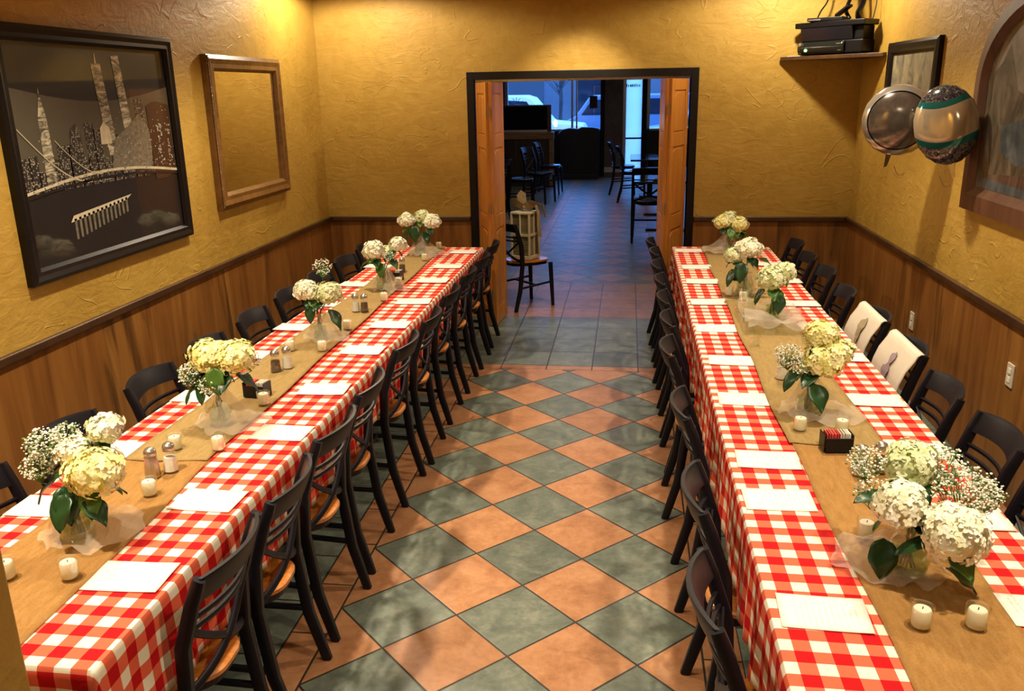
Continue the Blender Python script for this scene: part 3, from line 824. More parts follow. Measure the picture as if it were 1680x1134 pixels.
def breath_mesh(r, n, seed, sc=(1, 1, .8)):
    rnd = random.Random(seed); m = MB(); base = Vector((0, 0, -r * 1.1))
    for k in range(n * 2):
        d = Vector((rnd.gauss(0, 1), rnd.gauss(0, 1), rnd.gauss(0, 1))).normalized() * r * rnd.uniform(.45, 1) ** .6
        d = Vector((d.x * sc[0], d.y * sc[1], d.z * sc[2]))
        s = rnd.uniform(.0020, .0046)
        m.ico(d, s, 1, (1, 1, .8), 1 if k % 5 == 4 else 0)
        if k % 7 == 0:
            q = base.lerp(d, .55) + Vector((rnd.uniform(-.01, .01), rnd.uniform(-.01, .01), 0))
            m.tube([base, q, d], .0006, 4, 1)
    return m
def bouquet(loc, lab, heads, leaves, sprays, group='hydrangea bouquets'):
    """heads (dx,dy,dz,r,colour); leaves (dx,dy,dz,len,azimuth,tilt,mat); sprays (dx,dy,dz,r,n)"""
    t = thing('hydrangea_bouquet', lab, 'bouquet', loc, group=group)
    sd = int(abs(loc[0]) * 100 + (loc[1] + 5) * 331)
    stems = MB(); k = 0
    for h in heads:
        a = k * 2.1; k += 1
        stems.tube([(.012 * math.cos(a), .012 * math.sin(a), .014), (.008 * math.cos(a + 2), .008 * math.sin(a + 2), .09), (h[0] * .20, h[1] * .20, .158), (h[0] * .85, h[1] * .85, h[2] - h[3] * .5)], .0035, 6)
    for s in sprays:
        a = k * 2.1; k += 1
        stems.tube([(.014 * math.cos(a), .014 * math.sin(a), .016), (.01 * math.cos(a + 2), .01 * math.sin(a + 2), .10), (s[0] * .2, s[1] * .2, .16), (s[0], s[1], s[2] - s[3] * 1.08)], .0014, 5)
    for q in range(3):
        a = k * 2.1; k += 1
        stems.tube([(.022 * math.cos(a), .022 * math.sin(a), .014), (.012 * math.cos(a + 2), .012 * math.sin(a + 2), .10), (.014 * math.cos(a), .014 * math.sin(a), .17)], .0030, 6)
    stems.build('stems', mat['stem'], t, smooth=60)
    for i, h in enumerate(heads):
        head_mesh(h[3] * 1.06, sd + i * 7).build('hydrangea_head', mat[h[4]], t, loc=h[:3], smooth=180)
    rl = random.Random(sd + 9); leaves = list(leaves)
    for i, h in enumerate(heads):
        for q in range(3):
            az = rl.uniform(0, 360) if q else -90 + rl.uniform(-50, 50)
            leaves.append((h[0] * .75 + .25 * h[3] * math.cos(R(az)), h[1] * .75 + .25 * h[3] * math.sin(R(az)), h[2] - h[3] * .62, h[3] * rl.uniform(1.05, 1.35), az, rl.uniform(5, 40), 'leaf' if rl.random() < .65 else 'leaf_light'))
    for i, l in enumerate(leaves):
        o = leaf_mesh(l[3], sd + i).build('leaf', mat[l[6]], t, loc=l[:3], smooth=180, solid=.0008)
        o.rotation_euler = (0, R(l[5]), R(l[4]))
    for i, s in enumerate(sprays):
        breath_mesh(s[3], s[4], sd + 50 + i).build('white_spray', [mat['breath'], mat['stem']], t, loc=s[:3], smooth=60)
    return t
Lf = 'leaf'; Ll = 'leaf_light'
def centre(x, y, shape, vlab, blab, heads, leaves, sprays, z=ZR, **k):
    vase((x, y, z), shape, vlab, **k)
    bouquet((x, y, z), blab, heads, leaves, sprays)
centre(-.49, -.82, 'bell', 'glass vase nearest the camera on the city-picture table, tulle at its neck', 'yellow and cream hydrangeas with a tall white spray, nearest the camera on the city-picture table',
 [(.100, -.02, .225, .082, 'pet_y'), (.095, .07, .325, .050, 'pet_w'), (.02, .02, .270, .048, 'pet_w')],
 [(.0, -.03, .215, .11, 200, 35, Lf), (.02, -.04, .19, .12, -60, 55, Lf), (.08, -.05, .15, .10, -20, 30, Lf), (.01, .0, .25, .09, 150, 10, Lf), (.06, .05, .285, .08, 170, -10, Ll), (.03, -.06, .17, .11, -95, 50, Lf)],
 [(-.06, .0, .300, .058, 170), (-.075, -.02, .235, .050, 130), (-.01, .04, .315, .045, 90)], z=ZR - .002, vdir=.3)
centre(-.465, .08, 'bell', 'bell-shaped glass vase between the sugar caddy and two votives on the city-picture table', 'twin cream-yellow hydrangeas with one upright green leaf, second from the camera on the city-picture table',
 [(-.015, .0, .285, .078, 'pet_y'), (.080, .01, .280, .080, 'pet_y')],
 [(.035, -.07, .26, .11, -80, 78, Ll), (-.05, -.04, .19, .10, 215, 40, Lf), (.07, .0, .215, .12, 10, 25, Lf), (-.02, -.06, .2, .09, -110, 60, Lf)],
 [(-.085, -.02, .215, .062, 190), (.0, -.07, .19, .045, 90), (.135, .03, .265, .045, 80)], vdir=-.2)
centre(-.485, 1.30, 'trumpet', 'narrow trumpet glass vase in the middle of the city-picture table', 'two pale hydrangeas with a thin spray sticking up, middle of the city-picture table',
 [(-.060, .0, .265, .062, 'pet_w'), (.060, .0, .250, .070, 'pet_g')],
 [(.0, -.03, .24, .11, 80, -20, Lf), (-.02, -.04, .20, .10, -100, 60, Lf), (.06, -.02, .17, .13, -15, 45, Lf), (.0, .02, .20, .10, 150, 30, Lf)],
 [(.02, .05, .385, .055, 70)], vdir=-.1, veil=.8)
centre(-.465, 2.48, 'jar', 'glass jar vase second from the doorway on the city-picture table', 'round cream hydrangea and white roses, second from the doorway on the city-picture table',
 [(-.050, -.02, .265, .072, 'pet_w'), (.105, .02, .300, .055, 'pet_w'), (.03, .05, .250, .045, 'pet_g')],
 [(.0, -.04, .19, .10, -90, 55, Ll), (-.09, .0, .20, .09, 180, 30, Ll), (.05, -.03, .22, .10, -30, 30, Lf)],
 [(.06, -.03, .23, .045, 90)], vdir=0, veil=.8)
centre(-.52, 3.75, 'bell', 'glass vase at the doorway end of the city-picture table', 'three cream hydrangeas over dark leaves at the doorway end of the city-picture table',
 [(-.105, .0, .275, .066, 'pet_w'), (.105, .0, .265, .070, 'pet_w'), (.02, .03, .30, .060, 'pet_g')],
 [(-.02, -.06, .24, .13, -95, 70, Lf), (-.06, -.04, .20, .11, 215, 45, Lf), (.04, -.04, .19, .11, -40, 45, Lf), (0, 0, .24, .10, 60, 0, Lf)],
 [], vdir=-.2, veil=1.2)
centre(1.895, -.78, 'jar', 'round glass jar vase nearest the camera on the arch-painting table', 'loose hydrangeas with wide clouds of white sprays, nearest the camera on the arch-painting table',
 [(-.050, -.05, .225, .066, 'pet_w'), (.060, -.13, .190, .078, 'pet_w'), (.01, .10, .275, .068, 'pet_g')],
 [(-.07, -.01, .22, .10, 200, -15, Lf), (-.08, -.04, .12, .11, -100, 60, Lf), (.06, -.10, .075, .09, -25, 20, Lf), (.05, .05, .22, .1, 40, 10, Ll), (0, 0, .2, .11, 120, 30, Lf)],
 [(.13, .03, .235, .085, 240), (.185, .05, .215, .060, 150), (-.11, .08, .285, .055, 110), (.09, .10, .275, .07, 160), (-.10, .03, .22, .05, 80)], z=ZR - .002, veil=1.0, vdir=2.6, water=.06)
centre(1.86, .39, 'bell', 'glass vase in tulle, second from the camera on the arch-painting table', 'tall yellow hydrangeas with one side spray, second from the camera on the arch-painting table',
 [(.045, .0, .225, .080, 'pet_y'), (.035, .04, .315, .066, 'pet_y'), (.105, .03, .255, .055, 'pet_y')],
 [(-.05, -.03, .19, .10, 210, 35, Lf), (.0, -.06, .15, .12, -70, 40, Lf), (-.03, 0, .22, .09, 150, 0, Lf)],
 [(-.09, .0, .245, .058, 150), (-.05, -.02, .20, .04, 80), (.14, .03, .26, .04, 60)], vdir=-.3, veil=1.1)
ZTR = .026
centre(1.945, 1.86, 'trumpet', 'slim glass vase standing in the clear glass tray on the arch-painting table', 'pale green-white hydrangeas in the glass tray, middle of the arch-painting table',
 [(-.015, .0, .225, .080, 'pet_g'), (.060, .03, .255, .060, 'pet_g')],
 [(.02, -.062, .15, .11, -85, 70, Lf), (.08, .04, .27, .09, 20, 5, Lf), (-.045, .02, .16, .1, 200, 45, Lf)],
 [], z=ZR + .010, veil=0)
centre(1.87, 2.45, 'jar', 'glass jar vase by the black caddy, second from the doorway on the arch-painting table', 'cream hydrangea with broad dark leaves, second from the doorway on the arch-painting table',
 [(.010, .0, .295, .078, 'pet_w'), (-.080, .0, .250, .055, 'pet_g')],
 [(-.03, -.06, .22, .13, -110, 55, Lf), (-.06, -.03, .17, .12, 210, 45, Lf), (.06, -.02, .24, .1, -20, 10, Lf), (.09, .02, .28, .07, 30, -10, Ll)],
 [], veil=.45, vdir=1.0)
centre(1.93, 3.95, 'bell', 'glass vase at the doorway end of the arch-painting table', 'low cream-yellow hydrangea cluster at the doorway end of the arch-painting table',
 [(-.055, .0, .235, .066, 'pet_y'), (.070, .0, .215, .072, 'pet_y'), (.0, .03, .260, .06, 'pet_g')],
 [(.0, -.06, .19, .10, -80, 40, Ll), (-.01, 0, .25, .08, 100, -20, Ll)],
 [], veil=1.2, vdir=3.3)
# glass tray with tulle under the slim vase
t = thing('glass_tray', 'clear glass tray heaped with tulle beneath the slim vase, arch-painting table', 'tray', (1.93, 1.81, ZR))
m = MB().bx(-.165, .165, -.27, .27, 0, .008)
for sx in (-1, 1): m.bx(sx * .165 - .005, sx * .165 + .005, -.27, .27, .008, .045)
for sy in (-1, 1): m.bx(-.16, .16, sy * .265 - .005, sy * .265 + .005, .008, .045)
m.build('tray_body', mat['glass'], t, bevel=.003)
m = MB()
rt = random.Random(5)
def P(i, j):
    x = -.150 + .300 * i / 28; y = -.250 + .500 * j / 40
    dd = math.hypot(x - .015, y - .05)
    e = min(1, (dd - .05) / .08) if dd > .05 else 0
    d2 = math.hypot(x + .105, y - .12); e *= min(1, max(0, (d2 - .055) / .05))
    return (x, y, .0095 + e * max(0.0, 1.0) * (.040 + .022 * math.sin(24 * x + 3 * math.sin(15 * y)) + .016 * math.sin(37 * y + 20 * x)))
m.grid(P, 28, 40)
o = m.build('tulle_heap', mat['tulle'], None, loc=(1.93, 1.81, ZR), smooth=180)
tag(o, 'crumpled pale tulle lying in the clear glass tray on the arch-painting table', 'tulle')
o = MB().lathe([(.0005, .002), (.038, .002), (.043, .01), (.043, .14), (.045, .15), (.0435, .15), (.041, .14), (.041, .012), (.0005, .008)], n=24).build('hurricane_glass', mat['glass'], smooth=50)
o.location = (1.825, 1.93, ZR + .0100); tag(o, 'tall clear hurricane glass standing in the tray beside the slim vase', 'glass')

# ------------------------------------------------------------------ things on the walls
def rect_frame(par, name, y0, y1, z0, z1, x, d, w, m, bevel=.01, nx=1):
    """four mitred sticks round a rectangle on a wall plane x (projecting nx*d)"""
    b = MB()
    prof = [(0, 0), (0, d * .75), (w * .25, d), (w * .55, d * .80), (w * .8, d * .85), (w, d * .45), (w, 0)]
    cor = [(y0, z0, 1, 1), (y1, z0, -1, 1), (y1, z1, -1, -1), (y0, z1, 1, -1)]
    n = len(prof)
    for cy, cz, sy, sz in cor:
        for a, h in prof: b.v.append((x + nx * h, cy + sy * a, cz + sz * a))
    for k in range(4):
        for j in range(n - 1):
            q = (k + 1) % 4
            f = (k * n + j, k * n + j + 1, q * n + j + 1, q * n + j)
            b.f.append(f if nx < 0 else f[::-1]); b.m.append(0)
    return b.build(name, m, par, smooth=25)

# big city picture
pic = thing('framed_picture', 'large black-framed night photograph of a city skyline and lit bridge', 'picture')
y0, y1, z0, z1 = .64, 2.18, 1.18, 2.355
rect_frame(pic, 'frame', y0, y1, z0, z1, XL, .045, .075, mat['frame_black'])
def coatm(name, col, rough=.45, var=.2, vs=25):
    m = simple(name, col, rough, var=var, vscale=vs); b = m.node_tree.nodes['Principled BSDF']
    b.inputs['Coat Weight'].default_value = .8; b.inputs['Coat Roughness'].default_value = .04; b.inputs['Specular IOR Level'].default_value = .2
    return m
def windows_mat(name, wall, light, sx, sz, thr):
    n = N(name); q = n.xyz(n.coord())
    cy = n.M('FLOOR', n.M('MULTIPLY', q[1], sx)); cz = n.M('FLOOR', n.M('MULTIPLY', q[2], sz))
    wn = n.n('ShaderNodeTexWhiteNoise', noise_dimensions='2D'); n.L(n.comb(cy, cz), wn.inputs['Vector'])
    inn = n.M('MULTIPLY', n.M('GREATER_THAN', n.M('FRACT', n.M('MULTIPLY', q[1], sx)), .3), n.M('GREATER_THAN', n.M('FRACT', n.M('MULTIPLY', q[2], sz)), .35))
    f = n.M('MULTIPLY', inn, n.M('GREATER_THAN', wn.outputs['Value'], thr))
    n.base(n.mix(f, wall, light)); n.set(Roughness=.45)
    n.b.inputs['Coat Weight'].default_value = .8; n.b.inputs['Coat Roughness'].default_value = .04
    return n.m
def tower_mat():
    n = N('print_tower'); p = n.mapv(n.coord(), (1, 9, 34)); f = n.noise(p, 1.0, 4, .7, 1.2)
    n.base(n.ramp(f, [(.38, (.03, .026, .02)), (.48, (.22, .20, .14)), (.62, (.62, .58, .44))])); n.set(Roughness=.45)
    n.b.inputs['Coat Weight'].default_value = .8; n.b.inputs['Coat Roughness'].default_value = .04
    return n.m
pm = [coatm('print_night', (.016, .013, .013), vs=6), coatm('print_sky', (.085, .075, .052), vs=3), tower_mat(),
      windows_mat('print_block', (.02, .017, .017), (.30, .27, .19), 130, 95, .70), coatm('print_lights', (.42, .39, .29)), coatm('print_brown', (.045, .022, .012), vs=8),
      coatm('print_bright', (.55, .50, .36), var=.35, vs=30), coatm('print_haze', (.16, .145, .105), var=.8, vs=45)]
W, H = y1 - y0 - .13, z1 - z0 - .13
Y0, Z0 = y0 + .065, z0 + .065
b = MB(); lay = [0]
def q2(pts, mi, lift=1):
    xx = XL + .012 + .0006 * lift
    vs = [(xx, Y0 + W * p, Z0 + H * q) for p, q in pts]
    n = len(vs); ar = sum(pts[i][0] * pts[(i + 1) % n][1] - pts[(i + 1) % n][0] * pts[i][1] for i in range(n))
    b.add(vs, [tuple(range(n)) if ar > 0 else tuple(range(n))[::-1]], mi)
b.bx(XL, XL + .012, Y0, Y0 + W, Z0, Z0 + H, 0)
q2([(0, .80)] + [(k / 10, .80 - .07 * math.sin(PI * k / 10)) for k in range(11)][1:-1] + [(1, .80), (1, 1), (0, 1)], 0, 1)
q2([(.0, .36), (1, .36)] + [(1 - k / 10, .80 - .07 * math.sin(PI * k / 10)) for k in range(11)], 1, 1)
q2([(0, 0), (1, 0), (1, .34), (0, .34)], 0, 1)
rp = random.Random(3)
x = 0.02
while x < .97:                                   # dark mid blocks
    w = rp.uniform(.03, .07); h = .42 + .22 * rp.random() * (1.1 if .15 < x < .9 else .6)
    q2([(x, .33), (x + w, .33), (x + w, h), (x, h)], 3, 2); x += w * .9
q2([(.515, .46), (.575, .46), (.535, .91), (.475, .91)], 2, 3); q2([(.645, .46), (.705, .46), (.660, .955), (.610, .95)], 2, 3); q2([(.50, .91), (.512, .91), (.508, .96), (.504, .96)], 6, 3)
q2([(.13, .36), (.185, .36), (.18, .66), (.165, .74), (.16, .80), (.152, .74), (.135, .66)], 2, 3)
q2([(.28, .36), (.36, .36), (.35, .60), (.33, .63), (.29, .60)], 3, 3); q2([(.47, .52), (.54, .52), (.535, .60), (.50, .63), (.475, .60)], 6, 4)
q2([(.72, .34), (.80, .34), (.79, .74), (.73, .74)], 3, 3)
q2([(.52, .40), (.62, .37), (.80, .38), (.83, .55), (.75, .66), (.66, .60), (.56, .54)], 7, 4)
q2([(.82, .30), (.90, .30), (.985, .33), (.985, .70), (.90, .72), (.86, .72), (.81, .70)], 5, 5)  # brown shape painted into the print in place of a reflection on its glass
def ribbon(pts, w, mi, l):
    for a, c in zip(pts, pts[1:]): q2([(a[0], a[1] - w), (c[0], c[1] - w), (c[0], c[1] + w), (a[0], a[1] + w)], mi, l)
ribbon([(k / 20, .335 + .055 * math.sin(PI * k / 20)) for k in range(21)], .007, 6, 6)          # bridge deck
ribbon([(k / 20, .315 + .045 * math.sin(PI * k / 20)) for k in range(21)], .006, 0, 7)
ribbon([(.02 + .36 * k / 12, .62 - .27 * math.sin(PI / 2 * k / 12)) for k in range(13)], .004, 4, 7)      # suspension cables
ribbon([(.20 + .25 * k / 12, .56 - .18 * math.sin(PI / 2 * k / 12)) for k in range(13)], .003, 4, 7)
q2([(.22, .175), (.58, .225), (.62, .25), (.24, .205)], 6, 3)                                    # lit quay
for k in range(13):
    p = .24 + .36 * k / 13; q2([(p, .09 + .006 * k), (p + .012, .09 + .006 * k), (p + .014, .19 + .004 * k), (p, .19 + .004 * k)], 7, 3)
for k in range(260):                              # scattered city lights
    p = rp.uniform(.03, .98); q = .34 + abs(rp.gauss(0, .11)) * (1.5 if p > .5 else .9)
    if q > .70: continue
    s = rp.uniform(.0016, .0034); q2([(p - s, q - s), (p + s, q - s), (p + s, q + s), (p - s, q + s)], 4, 6)
for k in range(60):
    p = rp.choice((.885, .955)) + rp.uniform(-.018, .018); q = rp.uniform(.36, .60); s = rp.uniform(.003, .006)
    q2([(p - s, q - s), (p + s, q - s), (p + s, q + s), (p - s, q + s)], 4, 8)
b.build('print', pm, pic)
# gilt mirror
mr = thing('wall_mirror', 'empty-looking rectangular mirror in a ribbed gilt-brown frame near the back corner', 'mirror')
rect_frame(mr, 'frame', 2.60, 3.82, 1.275, 2.285, XL, .055, .105, mat['gold'])
MB().bx(XL, XL + .020, 2.70, 3.72, 1.375, 2.185).build('mirror_glass', mat['mirror'], mr)
m = MB()
for k in range(90):
    z = 1.29 + .985 * k / 89; m.ico((XL + .050, 2.607, z), .0085, 1, (.8, 1, .55))
m.build('rope_moulding', mat['gold'], mr, smooth=60)

# arched painting on the right-hand wall
ap = thing('arched_painting', 'tall arched landscape painting in a broad brown wooden frame', 'painting')
yc, hw, zb, zs, ra = 1.45, .765, 1.345, 2.02, .46
def arch(inset, n=24):
    a = [(yc + hw - inset, zb + inset * 1.15)]
    for k in range(n + 1):
        t = PI * k / n; a.append((yc + (hw - inset) * math.cos(t), zs + (ra - inset) * math.sin(t)))
    a.append((yc - hw + inset, zb + inset * 1.15)); return a
b = MB(); levels = [(0, 0), (0, .040), (.075, .045), (.110, .012)]
A = [arch(i) for i, _ in levels]; n = len(A[0])
for (ins, d), pts in zip(levels, A): b.v += [(XR - d, p[0], p[1]) for p in pts]
for l in range(len(levels) - 1):
    for k in range(n):
        q = (k + 1) % n; b.f.append((l * n + k, l * n + q, (l + 1) * n + q, (l + 1) * n + k)); b.m.append(0)
fw = m_wood('brown_arch_frame', (.050, .018, .008), (.105, .042, .018), (.17, .075, .032), 'z', .8, .5)
b.build('frame', fw, ap, smooth=30)
def m_paint(name, a, bb, c, sc, dist=2.0):
    n = N(name); v = n.noise(n.mapv(n.coord(), (1, 1, .55)), sc, 5, .65, dist)
    n.base(n.ramp(v, [(.33, a), (.5, bb), (.67, c)])); n.set(Roughness=.5); return n.m
cm = [m_paint('paint_cliff', (.030, .022, .013), (.085, .062, .036), (.17, .14, .09), 5), m_paint('paint_sky', (.13, .125, .10), (.20, .19, .155), (.27, .26, .21), 3),
      m_paint('paint_water', (.030, .040, .048), (.060, .075, .085), (.12, .13, .13), 6), m_paint('paint_stone', (.045, .022, .014), (.09, .05, .03), (.14, .09, .06), 6)]
b = MB(); inner = arch(.10)
b.add([(XR - .0105, p[0], p[1]) for p in inner], [tuple(range(len(inner)))[::-1]], 0)
def pp(pts, mi, l): 
    n = len(pts); ar = sum(pts[i][0] * pts[(i + 1) % n][1] - pts[(i + 1) % n][0] * pts[i][1] for i in range(n))
    b.add([(XR - .0105 - .0006 * l, *p) for p in pts], [tuple(range(n))[::-1] if ar > 0 else tuple(range(n))], mi)
sky = [(yc + .52, 2.02), (yc + .44, 2.12), (yc + .35, 2.02), (yc + .22, 1.98), (yc, 1.94), (yc - .3, 2.0), (yc - .55, 1.95), (yc - .55, 2.1)]
sky = [(yc + .60, 2.06)] + [(yc + .60 * math.cos(PI * k / 12), 2.06 + .30 * math.sin(PI * k / 12)) for k in range(1, 12)] + [(yc - .60, 2.06), (yc - .5, 1.95), (yc - .2, 2.0), (yc + .1, 1.93), (yc + .28, 1.98), (yc + .36, 2.10), (yc + .43, 2.20), (yc + .50, 2.12)]
pp(sky, 1, 1)
pp([(yc + .42, 1.80), (yc + .1, 1.86), (yc - .5, 1.84), (yc - .6, 1.66), (yc + .2, 1.62), (yc + .40, 1.68)], 2, 1)
pp([(yc + .62, 1.47), (yc - .62, 1.47), (yc - .62, 1.56), (yc + .1, 1.58), (yc + .5, 1.55)], 3, 2)
pp([(yc + .63, 1.475), (yc - .63, 1.475), (yc - .63, 1.50), (yc + .56, 1.53)], 2, 3)
b.build('canvas', cm, ap)
# small framed print behind the balloons
sp = thing('framed_print', 'small black-framed print hanging behind the foil balloons beside the corner shelf', 'picture')
rect_frame(sp, 'frame', 2.90, 3.98, 1.74, 2.30, XR, .04, .085, mat['frame_black'], nx=-1)
MB().bx(XR - .012, XR, 2.97, 3.91, 1.81, 2.23).build('print', m_paint('paint_trees', (.09, .085, .062), (.24, .22, .155), (.38, .33, .18), 8, 1.0), sp)

# outlet plates on the wainscot
def plate(y, z, lab):
    t = thing('outlet_plate', lab, 'outlet', (XR - .012, y, z), group='outlet plates on the wainscot')
    MB().box((-.004, 0, 0), (.008, .075, .118)).build('cover_plate', mat['plate'], t, bevel=.003)
    for s in (-1, 1):
        MB().box((-.0095, 0, s * .022), (.003, .032, .030)).build('socket', mat['white_paper'], t, bevel=.002)
    MB().lathe([(.0035, 0), (.0035, .0015)], (0, 0, 0), 8, M=Matrix.Rotation(R(-90), 3, 'Y'), cap1=True).build('screw', mat['screw'], t, loc=(-.008, 0, 0))
plate(2.84, .51, 'ivory outlet plate on the wainscot behind the cloth-hung chairs')
plate(1.34, .635, 'ivory outlet plate on the wainscot under the arched painting')

# corner shelf and electronics
sh = thing('corner_shelf', 'dark brown triangular shelf high in the back corner', 'shelf')
MB().prism([(XR, YB), (XR, 4.13), (XR - .03, 4.11), (2.36, 4.77), (2.38, YB)], 'z', 2.215, 2.245).build('shelf_board', mat['dark_wood'], sh, bevel=.004)
DA = math.atan2(-.67, .64)
cxs, cys = 2.735, 4.517
bp = mat['black_plastic']
t = thing('disc_player', 'glossy black player with a green light, lower unit on the corner shelf', 'electronics', (cxs, cys, 2.2455), DA)
m = MB().bx(-.29, .29, -.075, .09, .008, .108); m.build('body', bp, t, bevel=.01)
P0 = lambda i, j: (-.28 + .42 * i / 12, -.078 - .016 * math.sin(PI * j / 6), .014 + .088 * j / 6)
MB().grid(P0, 12, 6).build('front_panel', simple('gloss_front', (.012, .014, .012), .12), t, smooth=180, solid=.002)
MB().lathe([(.011, 0), (.011, .010), (.0005, .012)], (0, 0, 0), 14, M=Matrix.Rotation(R(90), 3, 'X')).build('power_light', mat['led_green'], t, loc=(-.20, -.092, .040), smooth=40)
MB().lathe([(.016, 0), (.014, .014), (.0005, .015)], (0, 0, 0), 16, M=Matrix.Rotation(R(90), 3, 'X')).build('knob', mat['steel'], t, loc=(-.255, -.088, .085), smooth=40)
for xx in (-.25, .25): MB().lathe([(.014, 0), (.014, .009)], (xx, 0, 0), 10, cap0=True).build('foot', bp, t)
MB().bx(.075, .125, -.0955, -.094, .078, .083).bx(.09, .12, -.0955, -.094, .030, .033).build('badge', mat['steel'], t)
t = thing('stereo_receiver', 'broad black receiver with an overhanging top, stacked on the player', 'electronics', (cxs, cys, 2.354), DA)
m = MB().bx(-.27, .28, -.06, .085, .0, .10); m.build('body', bp, t, bevel=.006)
MB().bx(-.31, .31, -.105, .09, .10, .142).build('top_cover', bp, t, bevel=.006)
MB().prism([(-.06, .0), (-.06, .10), (-.10, .10), (-.075, .0)], 'x', -.26, .20).build('front_panel', simple('gloss_front_upper', (.010, .010, .014), .15), t, bevel=.004)
t = thing('cable_box', 'small thin black box lying askew on top of the stereo receiver', 'electronics', (cxs - .07, cys + .02, 2.497), DA + .25)
MB().bx(-.14, .14, -.06, .06, .004, .030).build('body', bp, t, bevel=.004); MB().bx(-.13, -.03, -.0615, -.060, .010, .02).build('front_panel', mat['steel'], t)
for xx in (-.11, .11): MB().bx(xx - .012, xx + .012, -.05, .05, 0, .004).build('foot', bp, t)
t = thing('remote_control', 'black remote propped on the small box above the receiver', 'remote', (cxs + .04, cys - .015, 2.574), DA - .35)
o = MB().box((0, 0, 0), (.17, .048, .020), M=Matrix.Rotation(R(-22), 3, 'Y')).build('body', bp, t, bevel=.005)
MB().box((-.001, 0, .012), (.13, .034, .002), M=Matrix.Rotation(R(-22), 3, 'Y')).build('keypad', mat['grey_metal'], t)
def cable(lab, pts, r):
    m = MB(); P = [Vector(p) for p in pts]; out = []
    for k in range(len(P) - 1):
        p0, p1, p2, p3 = P[max(k - 1, 0)], P[k], P[k + 1], P[min(k + 2, len(P) - 1)]
        for q in range(6):
            u = q / 6; out.append(.5 * ((2 * p1) + (p2 - p0) * u + (2 * p0 - 5 * p1 + 4 * p2 - p3) * u * u + (3 * p1 - p0 - 3 * p2 + p3) * u ** 3))
    out.append(P[-1]); m.tube(out, r, 7)
    return tag(m.build('cable', mat['black_plastic'], smooth=60), lab, 'cable', 'cables above the corner shelf')
cable('thin black cable rising from the small box towards the ceiling', [(2.60, 4.60, 2.52), (2.63, 4.64, 2.58), (2.70, 4.70, 2.70), (2.72, 4.76, 2.98)], .006)
cable('thick black cable bundle rising above the receiver in the corner', [(2.89, 4.50, 2.522), (2.90, 4.56, 2.56), (2.95, 4.64, 2.64), (2.985, 4.75, 2.80), (2.985, 4.76, 2.99)], .022)
cable('second thick cable of the bundle, bowed away from the corner', [(2.83, 4.52, 2.514), (2.81, 4.57, 2.58), (2.86, 4.67, 2.68), (2.925, 4.76, 2.84), (2.93, 4.77, 2.99)], .015)
cable('thin wire hanging beside the cable bundle next to the wall', [(2.97, 4.38, 2.50), (2.985, 4.38, 2.60), (2.99, 4.40, 2.75), (3.0, 4.40, 2.99)], .004)
o = MB().box((0, 0, .002), (.12, .05, .003)).build('paper_slip', mat['white_paper']); o.location = (2.475, 4.72, 2.2455); o.rotation_euler = (0, 0, DA)
tag(o, 'white slip of paper on the shelf end beside the black player', 'paper')

# foil balloons
def balloon_mesh(r, th, n=40):
    m = MB(); prof = []
    for k in range(25):
        a = -PI / 2 + PI * k / 24
        prof.append((r * math.cos(a) ** .75 if abs(math.cos(a)) > 1e-6 else .0004, th * math.sin(a)))
    prof[0] = (.0006, -th); prof[-1] = (.0006, th)
    vs = []; 
    for rr, z in prof:
        e = (rr / r) ** 6
        for k in range(n):
            a = 2 * PI * k / n; q = rr * (1 + .012 * e * math.sin(18 * a))
            vs.append((q * math.cos(a), -z, q * math.sin(a)))
    fs = [(j * n + k, j * n + (k + 1) % n, (j + 1) * n + (k + 1) % n, (j + 1) * n + k) for j in range(len(prof) - 1) for k in range(n)]
    m.add(vs, fs); return m
def m_ballA():
    n = N('foil_grey_disc'); q = n.xyz(n.coord())
    rr = n.M('SQRT', n.M('ADD', n.M('MULTIPLY', q[0], q[0]), n.M('MULTIPLY', q[2], q[2])))
    front = n.M('LESS_THAN', q[1], 0.0)
    disc = n.M('MULTIPLY', n.M('LESS_THAN', rr, .165), front); ring = n.M('MULTIPLY', n.M('LESS_THAN', n.M('ABSOLUTE', n.M('SUBTRACT', rr, .165)), .004), front)
    c = n.mix(disc, (.50, .47, .42), n.ramp(n.noise(n.coord(), 9, 3, .6, 1), [(.3, (.12, .10, .085)), (.7, (.26, .225, .19))]))
    n.base(n.mix(ring, c, (.01, .01, .01))); n.set(Metallic=.75, Roughness=.16); return n.m
def m_ballB():
    n = N('foil_banded'); q = n.xyz(n.coord()); z = n.M('ADD', q[2], n.M('MULTIPLY', n.M('MULTIPLY', q[0], q[0]), -1.1)); z = n.M('ADD', z, n.M('MULTIPLY', q[0], .08))
    az = n.M('ABSOLUTE', z)
    pat = n.ramp(n.noise(n.coord(), 34, 3, .6, 2.5), [(.36, (.02, .015, .02)), (.47, (.10, .05, .11)), (.55, (.06, .12, .05)), (.66, (.42, .38, .40))])
    c = n.mix(n.M('GREATER_THAN', az, .088), (.56, .47, .32), (.02, .16, .15))
    c = n.mix(n.M('GREATER_THAN', az, .122), c, pat)
    n.base(c); n.put(n.b.inputs['Metallic'], .55); n.set(Roughness=.12); return n.m
